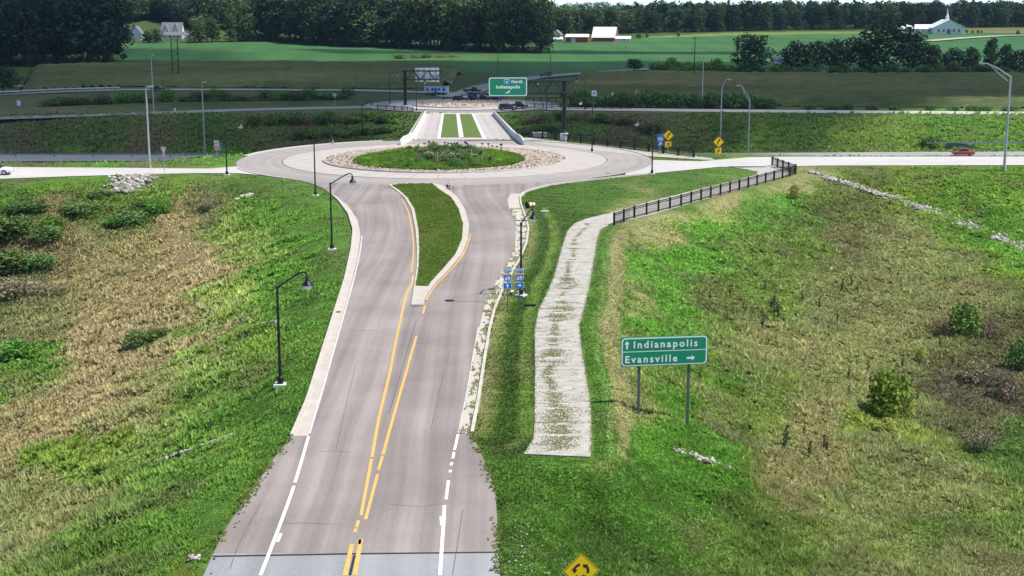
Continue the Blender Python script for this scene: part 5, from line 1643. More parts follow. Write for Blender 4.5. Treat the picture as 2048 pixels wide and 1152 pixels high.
for k in range(9):
    z0, z1 = hh * (.3 + .07 * k), hh * (.37 + .07 * k)
    mb.bar((-1.15 if k % 2 else 1.15, 0, z0), (1.15 if k % 2 else -1.15, 0, z1), .12)
mb.build('brace', M['wood_dark'], t)

# ------------------------------------------------------------------ signs
DG = None
def text_mesh(s, size, bold=0.0, align='CENTER', spacing=1.0, depth=.004):
    cu = bpy.data.curves.new('lettering', 'FONT')
    cu.body = s; cu.size = size; cu.align_x = align; cu.align_y = 'CENTER'; cu.space_character = spacing
    cu.extrude = depth; cu.offset = bold; cu.resolution_u = 3
    o = bpy.data.objects.new('lettering', cu); COL.objects.link(o)
    dg = bpy.context.evaluated_depsgraph_get()
    me = bpy.data.meshes.new_from_object(o.evaluated_get(dg))
    bpy.data.objects.remove(o); bpy.data.curves.remove(cu)
    me.name = 'lettering'
    return me
def letter(parent, s, size, x, z, y, m, bold=0.0, align='CENTER', spacing=1.0, squash=1.0, name='lettering'):
    me = text_mesh(s, size, bold, align, spacing)
    me.transform(Matrix.Translation((x, y, z)) @ Matrix.Rotation(math.pi / 2, 4, 'X') @ Matrix.Diagonal((squash, 1, 1, 1)))
    me.materials.clear()
    return link(name, me, m, parent)
def rrect(w, h, r, n=5, cx=0, cz=0):
    P = []
    for sx, sz, a0 in ((1, 1, 0), (-1, 1, 90), (-1, -1, 180), (1, -1, 270)):
        for k in range(n + 1):
            a = R(a0 + 90 * k / n)
            P.append((cx + sx * (w / 2 - r) + r * math.cos(a), cz + sz * (h / 2 - r) + r * math.sin(a)))
    return P
def plate(parent, name, poly, y0, y1, m):
    mb = MB(); mb.prism_y(poly, y0, y1)
    return mb.build(name, m, parent)
def shield_poly(w, h, cx=0, cz=0):
    P = [(-.30, .50), (-.12, .44), (0, .48), (.12, .44), (.30, .50), (.42, .40), (.50, .22), (.48, -.05), (.40, -.25), (.22, -.42), (0, -.50), (-.22, -.42), (-.40, -.25), (-.48, -.05), (-.50, .22), (-.42, .40)]
    return [(cx + x * w, cz + z * h) for x, z in P]
def arrow_up(cx, cz, L, w, head):
    return [(cx - w / 2, cz - L / 2), (cx + w / 2, cz - L / 2), (cx + w / 2, cz + L / 2 - head), (cx + head * .85, cz + L / 2 - head * 1.05), (cx, cz + L / 2), (cx - head * .85, cz + L / 2 - head * 1.05), (cx - w / 2, cz + L / 2 - head)]
def rot_poly(P, a, cx, cz):
    c, s = math.cos(a), math.sin(a)
    return [(cx + (x - cx) * c - (z - cz) * s, cz + (x - cx) * s + (z - cz) * c) for x, z in P]
def post_at(parent, x, y, ztop, zbot, w, m, name='post'):
    mb = MB(); mb.box((x, y, (ztop + zbot) / 2), (w, w * .7, ztop - zbot)); mb.build(name, m, parent)

# big guide sign
pb = G(1278, 826); Y0 = pb.y
c = at_y(1329, 702, Y0); ppm = px_m(c)
w, h = 178 / ppm, 60 / ppm
t = thing('guide_sign', 'large green guide sign reading Indianapolis and Evansville on two posts in the right bank', 'road sign', (c.x, c.y, c.z), R(8))
plate(t, 'panel', rrect(w, h, .10), .0, .05, M['green'])
plate(t, 'border', rrect(w * .985, h * .96, .22), -.006, -.001, M['sign_white'])
plate(t, 'field', rrect(w * .955, h * .88, .17), -.012, -.007, M['green'])
plate(t, 'divider', [(-w * .478, .035), (w * .478, .035), (w * .478, -.035 + .03), (-w * .478, -.005)], -.017, -.0125, M['sign_white'])
letter(t, 'Indianapolis', .61, -w * .362, h * .235, -.018, M['sign_white'], .014, 'LEFT', 1.34)
letter(t, 'Evansville', .61, -w * .455, -h * .265, -.018, M['sign_white'], .014, 'LEFT', 1.34)
plate(t, 'arrow', arrow_up(-w * .432, h * .245, .50, .12, .20), -.018, -.0125, M['sign_white'])
plate(t, 'arrow', rot_poly(arrow_up(w * .305, -h * .265, .52, .12, .20), -math.pi / 2, w * .305, -h * .265), -.018, -.0125, M['sign_white'])
for u, v in ((1278, 826), (1380, 859)):
    p = at_y(u, 735, Y0); gz = H1(p.x, Y0)
    mb = MB(); mb.box((p.x - c.x, .13 , (h * .42 + gz - .3 - c.z) / 2), (.16, .10, h * .42 - (gz - .3 - c.z))); mb.build('post', M['galv_dark'], t)
for dz in (-.28, .28):
    mb = MB(); mb.box((0, .068, h * dz), (w * .96, .03, .07)); mb.build('stiffener', M['galv_dark'], t)

# interstate route assemblies
def route(u, vb, vt, word, ang, label, hpx_w=17):
    p = G(u, vb); s = px_m(p); wd = hpx_w / s * 1.02
    top = at_y(u, vt, p.y).z - p.z
    t = thing('route_sign', label, 'road sign', p, R(8), 'interstate route signs by the right kerb')
    post_at(t, 0, .03, top - .1, -.4, .075, M['galv_dark'])
    z1 = top - wd * .21
    def pl_(name, z, hh_):
        plate(t, name, rrect(wd, hh_, .05, 3, 0, z), -.006, .0, M['sign_white'])
        plate(t, name + '_field', rrect(wd * .93, hh_ - wd * .07, .04, 3, 0, z), -.011, -.0065, M['sign_blue'])
    pl_('direction_plate', z1, wd * .42)
    letter(t, word, wd * .30, 0, z1, -.014, M['sign_white'], .004)
    z2 = z1 - wd * .82
    plate(t, 'shield', shield_poly(wd * 1.03, wd * 1.05, 0, z2), -.006, 0, M['sign_white'])
    plate(t, 'shield_field', shield_poly(wd * .94, wd * .94, 0, z2 - wd * .008), -.011, -.0065, M['sign_blue'])
    plate(t, 'shield_band', [(-wd * .40, z2 + wd * .36), (-wd * .28, z2 + wd * .455), (-wd * .1, z2 + wd * .40), (0, z2 + wd * .43), (wd * .1, z2 + wd * .40), (wd * .28, z2 + wd * .455), (wd * .40, z2 + wd * .36), (wd * .445, z2 + wd * .23), (-wd * .445, z2 + wd * .23)], -.015, -.0115, M['sign_red'])
    letter(t, 'INTERSTATE', wd * .135, 0, z2 + wd * .31, -.017, M['sign_white'])
    letter(t, '69', wd * .62, 0, z2 - wd * .10, -.015, M['sign_white'], .010)
    z3 = z2 - wd * .93
    pl_('arrow_plate', z3, wd * .70)
    P = arrow_up(0, z3, wd * .5, wd * .13, wd * .24)
    plate(t, 'arrow', rot_poly(P, ang, 0, z3), -.016, -.0115, M['sign_white'])
    return t
route(1015, 623, 538, 'NORTH', 0, 'blue interstate 69 north sign with an up arrow by the right kerb')
route(1039, 621, 537, 'SOUTH', -math.pi / 2, 'blue interstate 69 south sign with a right arrow by the lamp post')

# diamonds
def diamond(parent, d, z, legend, y=-.02):
    D = lambda k: [(0, z + d / 2 * k), (-d / 2 * k, z), (0, z - d / 2 * k), (d / 2 * k, z)]
    plate(parent, 'panel', D(1.0), y, y + .012, M['sign_yellow'])
    plate(parent, 'border', D(.955), y - .005, y - .0005, M['sign_black'])
    plate(parent, 'field', D(.905), y - .010, y - .0055, M['sign_yellow'])
    if legend == 'round':
        r0, r1 = d * .155, d * .222
        for k in range(3):
            a0 = 100 + 120 * k; a1 = a0 + 62
            P = [(r1 * math.cos(R(a0 + (a1 - a0) * i / 8)), z + r1 * math.sin(R(a0 + (a1 - a0) * i / 8))) for i in range(9)]
            am = R(a1); hd = d * .085; rm = (r0 + r1) / 2
            P += [((rm + hd) * math.cos(am), z + (rm + hd) * math.sin(am)), (rm * math.cos(am + .62), z + rm * math.sin(am + .62)), ((rm - hd) * math.cos(am), z + (rm - hd) * math.sin(am))]
            P += [(r0 * math.cos(R(a1 - (a1 - a0) * i / 8)), z + r0 * math.sin(R(a1 - (a1 - a0) * i / 8))) for i in range(9)]
            plate(parent, 'arrow', P, y - .015, y - .0105, M['sign_black'])
    else:
        wq = d * .05
        P = [(-d * .12, z - d * .24), (-d * .02, z - d * .24), (-d * .02, z - d * .05), (d * .10, z + d * .10), (d * .15, z + d * .05), (d * .15, z + d * .24), (-d * .04, z + d * .22), (d * .02, z + d * .17), (-d * .12, z)]
        plate(parent, 'arrow', P, y - .015, y - .0105, M['sign_black'])
c = W(1162, 1141.5, 3.1); gz = H1(c.x, c.y)
t = thing('warning_sign', 'yellow diamond roundabout warning sign at the bottom edge beside the near road', 'road sign', (c.x, c.y, gz), R(6))
diamond(t, 74 / px_m(c) * 1.02, c.z - gz, 'round'); post_at(t, 0, .035, c.z - gz + .5, -.5, .09, M['galv_dark'])
def warn(u, vb, vc, dpx, vplq, label):
    p = G(u, vb); s = px_m(p); zc = at_y(u, vc, p.y).z - p.z; d = dpx / s
    t = thing('warning_sign', label, 'road sign', p)
    diamond(t, d, zc, 'curve'); post_at(t, 0, .035, zc + d * .3, -.3, .09, M['galv'])
    if vplq:
        zp = at_y(u, vplq, p.y).z - p.z
        plate(t, 'plaque', rrect(d * .62, d * .55, .05, 3, 0, zp), -.02, -.008, M['sign_yellow'])
        plate(t, 'plaque_border', rrect(d * .57, d * .50, .04, 3, 0, zp), -.025, -.0205, M['sign_black'])
        plate(t, 'plaque_field', rrect(d * .53, d * .46, .03, 3, 0, zp), -.030, -.0255, M['sign_yellow'])
        plate(t, 'plaque_arrow', rot_poly(arrow_up(0, zp, d * .38, d * .08, d * .16), R(-40), 0, zp), -.035, -.0305, M['sign_black'])
warn(1336, 309, 271, 22, 289, 'yellow curve warning sign with a plaque next to the blue sign behind the fence')
warn(1436, 318, 284, 22, 302, 'yellow curve warning sign with a plaque standing alone left of a highway light')
warn(1274, 214, 184, 11, 193, 'small far yellow warning sign at the far right ramp')
# blue route sign behind the fence
p = G(1320, 309); s = px_m(p); z0 = at_y(1320, 292, p.y).z - p.z; z1 = at_y(1320, 268, p.y).z - p.z; wd = 11.5 / s
t = thing('route_sign', 'blue interstate route sign with an arrow behind the right fence', 'road sign', p)
post_at(t, 0, .03, z1, -.3, .09, M['galv'])
zz = [(z0 + (z1 - z0) * a, z0 + (z1 - z0) * b) for a, b in ((.0, .36), (.38, .74), (.76, 1.0))]
plate(t, 'arrow_plate', rrect(wd, zz[0][1] - zz[0][0], .05, 3, 0, sum(zz[0]) / 2), -.012, 0, M['sign_blue'])
plate(t, 'arrow', rot_poly(arrow_up(0, sum(zz[0]) / 2, wd * .6, wd * .14, wd * .26), R(-45), 0, sum(zz[0]) / 2), -.017, -.0125, M['sign_white'])
plate(t, 'shield', shield_poly(wd, zz[1][1] - zz[1][0], 0, sum(zz[1]) / 2), -.012, 0, M['sign_white'])
plate(t, 'shield_field', shield_poly(wd * .86, (zz[1][1] - zz[1][0]) * .86, 0, sum(zz[1]) / 2), -.017, -.0125, M['sign_blue'])
letter(t, '69', wd * .5, 0, sum(zz[1]) / 2 - .02, -.021, M['sign_white'], .01)
plate(t, 'direction_plate', rrect(wd, zz[2][1] - zz[2][0], .04, 3, 0, sum(zz[2]) / 2), -.012, 0, M['sign_blue'])

# yield sign
p = W(329, 346); zt = at_y(329, 294, p.y).z; zb = at_y(329, 310, p.y).z; wd = 11 / px_m(p)
t = thing('yield_sign', 'white triangular yield sign on a thin post by the left ramp', 'road sign', p)
plate(t, 'panel', [(-wd / 2, zt), (wd / 2, zt), (0, zb - .25)], -.012, 0, M['sign_white'])
plate(t, 'border', [(-wd * .40, zt - .09), (wd * .40, zt - .09), (0, zb + .03)], -.017, -.0125, M['sign_red'])
plate(t, 'field', [(-wd * .22, zt - .22), (wd * .22, zt - .22), (0, zb + .34)], -.022, -.0175, M['sign_white'])
post_at(t, 0, .03, zt - .05, -.3, .07, M['galv'])
# red and white signs
p = G(434, 319); zt = at_y(434, 281, p.y).z - p.z; zb = at_y(434, 300, p.y).z - p.z; wd = 8.5 / px_m(p)
t = thing('wrong_way_sign', 'stacked red and white prohibition signs by the left highway lanes', 'road sign', p)
hz2 = (zt - zb) / 2 - .03
for nm, zc in (('upper', zt - hz2 / 2), ('lower', zb + hz2 / 2)):
    plate(t, 'panel', rrect(wd, hz2, .05, 3, 0, zc), -.012, 0, M['sign_white'])
    if nm == 'upper':
        plate(t, 'roundel', [(wd * .43 * math.cos(R(a)), zc + wd * .43 * math.sin(R(a))) for a in range(0, 360, 20)], -.017, -.0125, M['sign_red'])
        plate(t, 'bar', rrect(wd * .6, wd * .14, .02, 2, 0, zc), -.022, -.0175, M['sign_white'])
    else:
        plate(t, 'red_field', rrect(wd * .86, hz2 * .78, .04, 3, 0, zc), -.017, -.0125, M['sign_red'])
        plate(t, 'bar', rrect(wd * .6, wd * .12, .02, 2, 0, zc), -.022, -.0175, M['sign_white'])
post_at(t, 0, .03, zt - .05, -.3, .08, M['galv'])
p = G(440, 312); zt = at_y(440, 286, p.y).z - p.z
t = thing('sign_back', 'bare grey back of a sign right of the red and white signs', 'road sign', p)
plate(t, 'panel', rrect(7 / px_m(p), 16 / px_m(p), .05, 3, 0, zt - 8 / px_m(p)), 0, .02, M['sign_back']); post_at(t, 0, -.03, zt, -.3, .08, M['galv'])
# far small signs
for u, vb, vt, vb2, wpx, m_, lb, nm in ((1188, 216, 181, 192, 10, 'sign_white', 'white square sign with a dark arrow by the far right lamp', 'lane_sign'), (1225, 214, 185, 190, 4, 'sign_white', 'narrow white marker on a post left of the far yellow sign', 'marker_sign'),
                                    (670, 213, 187, 193, 7, 'sign_back', 'grey back of a diamond sign by the far left ramp', 'sign_back'), (38, 214, 201, 211, 7, 'sign_white', 'small white sign at the far left in the verge', 'marker_sign'), (350, 226, 216, 222, 4, 'sign_white', 'tiny white marker beside the far left ramp', 'marker_sign')):
    p = G(u, vb); s = px_m(p); z1 = at_y(u, vt, p.y).z - p.z; z2 = at_y(u, vb2, p.y).z - p.z
    t = thing(nm, lb, 'road sign', p)
    plate(t, 'panel', rrect(wpx / s, z1 - z2, .04, 3, 0, (z1 + z2) / 2), -.012, 0, M[m_])
    if nm == 'lane_sign':
        zc = (z1 + z2) / 2
        plate(t, 'arrow', rot_poly(arrow_up(0, zc, .9, .18, .36), R(-30), 0, zc), -.017, -.0125, M['sign_black'])
    post_at(t, 0, .035, z1 - .05, -.3, .09, M['galv'])
# marker on the splitter island
p = W(897, 378, .12); hh = at_y(897, 361, p.y).z - .12
t = thing('keep_right_marker', 'small orange and white marker on the tip of the splitter island', 'road sign', p)
mb = MB(); mb.lathe([(.28, 0), (.28, .05), (.06, .09)], 10); mb.build('base', M['rubber'], t)
mb = MB(); mb.lathe([(.09, .08), (.08, hh)], 8); mb.build('tube', M['orange'], t)
for z in (.45, .75):
    mb = MB(); mb.lathe([(.094, hh * z), (.092, hh * (z + .14))], 8); mb.build('reflective_band', M['sign_white'], t)
mb = MB(); mb.box((-.05, 0, hh * .35), (.5, .06, .4)); mb.build('plaque', M['sign_black'], t)
# fallen barrel
p = G(1062, 415)
t = thing('traffic_barrel', 'orange and white traffic barrel lying in the grass beside the right kerb', 'traffic barrel', (p.x, p.y, .34), R(35))
segs = [(.30, -.52), (.30, -.3), (.27, -.29), (.27, -.06), (.25, -.05), (.25, .2), (.22, .21), (.22, .48)]
RM = Matrix.Rotation(math.pi / 2, 3, 'Y')
for i, (a_, b_, m_) in enumerate(((0, 1, 'orange'), (2, 3, 'sign_white'), (4, 5, 'orange'), (6, 7, 'sign_white'))):
    mb = MB(); mb.lathe([segs[a_], segs[b_]], 14); mb.v = [tuple(RM @ Vector(q)) for q in mb.v]; mb.build('body' if m_ == 'orange' else 'reflective_band', M[m_], t)
mb = MB(); mb.lathe([(.40, -.62), (.40, -.52), (.31, -.50)], 14); mb.v = [tuple(RM @ Vector(q)) for q in mb.v]; mb.build('rubber_base', M['rubber'], t)
p = G(1090, 424); mb = MB(); mb.box((0, 0, .06), (.9, .5, .12)); mb.box((.1, 0, .13), (.5, .35, .06))
tag(mb.build('utility_cover', M['white_conc'], None, loc=p), 'white concrete utility cover flush in the mown grass', 'utility cover')
p = G(1034, 588); mb = MB()
for k in range(5): mb.box((random.uniform(-.5, .5), random.uniform(-.4, .4), .08 + .04 * k), (random.uniform(.3, .7), random.uniform(.1, .25), .08), random.uniform(0, 3))
tag(mb.build('concrete_rubble', M['white_conc'], None, loc=p), 'broken pale concrete pieces at the foot of the lamp behind the blue signs', 'rubble')
p = G(1060, 611); mb = MB(); mb.box((0, 0, .05), (.9, .35, .1)); tag(mb.build('junction_box_lid', M['black_matt'], None, loc=p), 'flat black lid in the grass right of the blue route signs', 'lid')

# ------------------------------------------------------------------ overhead gantries
def gantry(base, post_top_v, x_end_u, label, right=True, board=None, back=False):
    u0 = proj(base.x, base.y, base.z)[0]
    zt = at_y(u0, post_top_v, base.y).z - base.z
    xe = at_y(x_end_u, post_top_v, base.y).x - base.x
    t = thing('overhead_gantry', label, 'sign gantry', base)
    mb = MB(); mb.lathe([(.75, -.8), (.75, 1.4), (.70, 1.45)], 14); mb.build('footing', M['white_conc'], t)
    mb = MB(); mb.tube([(0, 0, 1.35), (0, 0, zt + .1)], [.42, .36], 14); mb.lathe([(.6, 1.42), (.6, 1.52), (.4, 1.9)], 12); mb.build('post', M['black_matt'], t)
    hb = 2.3
    for z in (zt - .1, zt - hb):
        for y in (-.5, .5):
            mb = MB(); mb.tube([(0 - math.copysign(.8, xe), y, z), (xe, y, z)], .15, 8); mb.build('chord', M['black_matt'], t)
    nb_ = max(4, int(abs(xe) / 1.7))
    for y in (-.5, .5):
        for k in range(nb_):
            x0, x1 = xe * (k + .15) / nb_, xe * (k + 1) / nb_
            mb = MB(); mb.bar((x0, y, zt - .1 if k % 2 else zt - hb), (x1, y, zt - hb if k % 2 else zt - .1), .15); mb.build('diagonal', M['black_matt'], t)
    for k in range(nb_ + 1):
        mb = MB(); x = xe * k / nb_
        mb.bar((x, -.5, zt - .1), (x, .5, zt - .1), .08); mb.bar((x, -.5, zt - hb), (x, .5, zt - hb), .08); mb.build('crossbar', M['black_matt'], t)
    return t, zt, xe, hb
gb = W(1128, 282, 0)
gt, zt, xe, hb = gantry(gb, 160, 984, 'black truss gantry carrying the green overhead sign right of the bridge', board=True)
s = px_m((gb.x, gb.y, 8)); bw, bh = 76 / s, 36.5 / s
bc = at_y(1016, 173, gb.y)
t = thing('overhead_sign', 'green overhead sign reading North and Indianapolis hung on the right gantry', 'road sign', (bc.x, gb.y - .95, bc.z), R(5))
plate(t, 'panel', rrect(bw, bh, .35), 0, .05, M['sign_white'])
plate(t, 'field', rrect(bw * .955, bh * .91, .28), -.006, -.001, M['green'])
plate(t, 'shield', shield_poly(.95, .95, -.25, bh * .27), -.011, -.0065, M['sign_white'])
plate(t, 'shield_field', shield_poly(.85, .82, -.25, bh * .265), -.016, -.0115, M['sign_blue'])
letter(t, '69', .45, -.25, bh * .25, -.020, M['sign_white'], .012)
letter(t, 'North', .72, .62, bh * .27, -.012, M['sign_white'], .022, 'LEFT', 1.1)
letter(t, 'Indianapolis', .80, 0, -.04, -.012, M['sign_white'], .026, 'CENTER', 1.12)
P = [(-.15, -bh * .40), (.05, -bh * .40), (.42, -bh * .31), (.42, -bh * .40), (.62, -bh * .24), (.34, -bh * .14), (.36, -bh * .21), (-.02, -bh * .24), (-.35, -bh * .22), (-.3, -bh * .28), (.1, -bh * .32)]
P = rot_poly(arrow_up(0, -bh * .29, .85, .16, .34), R(-60), 0, -bh * .29)
plate(t, 'arrow', P, -.012, -.0065, M['sign_white'])
for x in (-bw * .3, 0, bw * .3):
    mb = MB(); mb.bar((x, .12, bh * .42), (x, .12, -bh * .42), .1); mb.build('hanger', M['black_matt'], t)
gb2 = W(811, 222, ZF)
gt2, zt2, xe2, hb2 = gantry(gb2, 141, 884, 'black truss gantry left of the bridge holding a sign seen from behind')
bc = at_y(854, 150, gb2.y); s = px_m((gb2.x, gb2.y, 8)); bw, bh = 48 / s, 28 / s
t = thing('overhead_sign', 'pale back of an overhead sign hung on the left gantry', 'road sign', (bc.x, gb2.y + .62, bc.z))
for k in range(4):
    plate(t, 'panel', [(-bw / 2 + bw * k / 4 + .02, -bh / 2), (-bw / 2 + bw * (k + 1) / 4 - .02, -bh / 2), (-bw / 2 + bw * (k + 1) / 4 - .02, bh / 2), (-bw / 2 + bw * k / 4 + .02, bh / 2)], .10, .14, M['sign_white'])
    mb = MB(); mb.bar((-bw / 2 + bw * (k + .5) / 4, .05, bh * .5), (-bw / 2 + bw * (k + .5) / 4, .05, -bh * .5), .1); mb.build('hanger', M['black_matt'], t)
for dx in (-2.9, -5.5):
    mb = MB(); mb.box((-xe2 * 0 + (4.2 if dx < -3 else 7.2), -.75, zt2 - hb2 - .25), (.55, .35, .22)); mb.build('sign_light', M['lamp_glass'], gt2)

# ------------------------------------------------------------------ fences
def fence(pts, posts, hgt, label, group=None, gap=.15, pw=.22):
    P0 = pts[0]
    t = thing('metal_fence', label, 'fence', P0)
    P = [p - P0 for p in pts]
    seg = [(b - a).length for a, b in zip(P, P[1:])]; tot = sum(seg)
    def at(d):
        for (a, b), L in zip(zip(P, P[1:]), seg):
            if d <= L + 1e-6: return a.lerp(b, max(0, min(1, d / L)))
            d -= L
        return P[-1].copy()
    pm = MB(); pm.box((0, 0, hgt / 2), (pw, pw, hgt)); pm.lathe([(pw * .75, hgt), (.085, hgt + .04), (.02, hgt + .10)], 6); pmesh = pm.mesh('post')
    for k in range(posts): link('post', pmesh, M['black'], t, at(tot * k / (posts - 1)))
    for z in (.15, hgt - .10, hgt - .30):
        mb = MB()
        for a, b in zip(P, P[1:]): mb.bar(a + Vector((0, 0, z)), b + Vector((0, 0, z)), .07, .08)
        mb.build('rail', M['black'], t)
    mb = MB(); n = int(tot / gap)
    for k in range(n):
        q = at(tot * (k + .5) / n)
        mb.add([(q.x - .013, q.y, q.z + .12), (q.x + .013, q.y, q.z + .12), (q.x + .013, q.y, q.z + hgt), (q.x - .013, q.y, q.z + hgt), (q.x, q.y + .02, q.z + .12), (q.x, q.y + .02, q.z + hgt)], [(0, 1, 2, 3), (1, 4, 5, 2), (4, 0, 3, 5)])
    o = mb.build('pickets', M['black'], t, fixn=False); o['kind'] = 'stuff'
    return t
fp = PW([(1228, 450), (1260, 438), (1310, 425), (1360, 412), (1420, 395), (1480, 379), (1540, 363), (1575, 354), (1591, 348)], .02)
fence(fp, 20, 1.35, 'long black metal fence along the right side of the concrete path')
fp2 = PW([(1544, 331), (1560, 337), (1576, 343), (1590, 347.5)], .02)
fence(fp2, 5, 1.35, 'short black metal fence closing the bend at the right end of the path')
fp3 = PW([(1034, 272), (1080, 277), (1140, 284), (1220, 294), (1300, 304), (1387, 315)], .02)
fence(fp3, 14, 1.35, 'black metal fence along the far path right of the bridge', pw=.34)
fp4 = [W(u, v, ZF) for u, v in ((1052, 217), (1100, 217.5), (1180, 218), (1260, 219))]
fence(fp4, 13, 1.4, 'far black fence along the ramp beyond the bridge')
fp5 = [W(u, v, ZF) for u, v in ((1052, 205), (1110, 204.5), (1170, 204))]
fence(fp5, 9, 1.4, 'farthest black fence by the far roundabout')
fp6 = [W(u, v, ZF) for u, v in ((755, 219), (800, 221), (826, 224))]
fence(fp6, 6, 1.2, 'short far black fence left of the bridge end')

# ------------------------------------------------------------------ rails along the highway and local road
def guardrail(pts, hgt, label, m='galv', step=3.8, conc=False):
    P0 = pts[0]; t = thing('guardrail', label, 'guardrail', P0)
    P = [p - P0 for p in pts]
    mb = MB()
    for a, b in zip(P, P[1:]):
        d = (b - a); n = Vector((-d.y, d.x, 0)).normalized()
        for z0, z1, o in ((hgt - .34, hgt - .24, .0), (hgt - .24, hgt - .17, .05), (hgt - .17, hgt - .10, .05), (hgt - .10, hgt, .0)):
            mb.bar(a + n * o + Vector((0, 0, (z0 + z1) / 2)), b + n * o + Vector((0, 0, (z0 + z1) / 2)), .04, z1 - z0)
    mb.build('rail', M[m], t)
    pm = MB(); pm.box((0, .08, (hgt - .05) / 2), (.12, .16, hgt)); pmesh = pm.mesh('post')
    tot = sum((b - a).length for a, b in zip(P, P[1:])); k = 0; d = 0
    while d < tot:
        q = d
        for a, b in zip(P, P[1:]):
            L = (b - a).length
            if q <= L: link('post', pmesh, M['galv_dark'], t, a.lerp(b, q / L)); break
            q -= L
        d += step
    return t
guardrail([W(u, 291.5 + (u - 1850) * -.001, -6.0) for u in (1853, 1950, 2048, 2200)], .8, 'steel guardrail behind the highway at the right edge')
guardrail([W(u, 314.5, -6.80) for u in (-200, 60, 200, 330, 455)], .75, 'thin barrier with posts along the left highway lanes', step=8)
p0 = GP([(-160, 188), (0, 179.5), (120, 175), (262, 172)])
guardrail([p + Vector((0, 0, .2)) for p in p0], 1.0, 'white rail on the far side of the left local road', 'white_conc', 3)
p0 = GP([(-160, 200), (0, 190.5), (120, 184.5), (240, 181)])
guardrail([p + Vector((0, 0, .2)) for p in p0], 1.0, 'white rail on the near side of the left local road', 'white_conc', 3)
p = W(1905, 288, -5.6)
mb = MB(); mb.add([(-3, 0, -1.5), (-1, 0, 1.1), (2.2, .3, 1.2), (7, 1, -.2), (7, 1, -1.5), (-3, .5, -1.5), (-1, .5, 1.1), (2.2, .8, 1.2), (7, 1.5, -.2), (7, 1.5, -1.5)],
                 [(0, 1, 2, 3, 4), (9, 8, 7, 6, 5), (0, 5, 6, 1), (1, 6, 7, 2), (2, 7, 8, 3), (3, 8, 9, 4), (4, 9, 5, 0)])
tag(mb.build('culvert_wing_wall', M['galv_dark'], None, loc=p + Vector((0, 0, -.9))), 'dark grey concrete wing wall of a culvert behind the right highway rail', 'culvert')
p = W(1080, 273, -.4); mb = MB(); mb.box((0, 0, .3), (2.6, 1.2, .7)); mb.box((0, -.1, .72), (2.8, 1.3, .14))
tag(mb.build('inlet_box', M['white_conc'], None, loc=p), 'low pale concrete inlet box beside the right gantry foot', 'inlet')

# ------------------------------------------------------------------ vehicles
def paint(name, c): return mat(name, c, .3, .0, .03, 1, spec=.6)
def loft(sec, m, name, parent, smooth=True):
    """sec: list of (x, z0, z1, half width bottom, half width top)"""
    V = []; Q = []
    for x, z0, z1, wb, wt in sec:
        r = min(.12, (z1 - z0) * .3)
        for y, z in ((-wb * .92, z0), (-wb, z0 + r), (-(wb + wt) / 2, (z0 + z1) / 2), (-wt, z1 - r), (-wt * .88, z1), (wt * .88, z1), (wt, z1 - r), ((wb + wt) / 2, (z0 + z1) / 2), (wb, z0 + r), (wb * .92, z0)):
            V.append((x, y, z))
    k = 10
    for i in range(len(sec) - 1):
        for j in range(k):
            Q.append((i * k + j, i * k + (j + 1) % k, (i + 1) * k + (j + 1) % k, (i + 1) * k + j))
    Q += [tuple(range(k)), tuple((len(sec) - 1) * k + j for j in range(k - 1, -1, -1))]
    mb = MB(); mb.add(V, Q)
    return mb.build(name, m, parent, smooth)
WH = None
def wheels(t, xs, r=.34, y=.80):
    for x in xs:
        for s_ in (-1, 1):
            w_ = MB(); w_.tube([(0, -.11, 0), (0, .11, 0)], r, 16); o = w_.build('wheel', M['rubber'], t, loc=(x, s_ * y, r))
            q = MB(); q.tube([(0, -.118, 0), (0, .118, 0)], r * .6, 12); q.build('rim', M['chrome'], o)
def lights(t, xf, xr, z, y):
    for s_ in (-1, 1):
        mb = MB(); mb.box((xf, s_ * y, z), (.10, .34, .15)); mb.build('headlight', M['headlight'], t)
        mb = MB(); mb.box((xr, s_ * y, z + .12), (.08, .22, .22)); mb.build('taillight', M['taillight'], t)
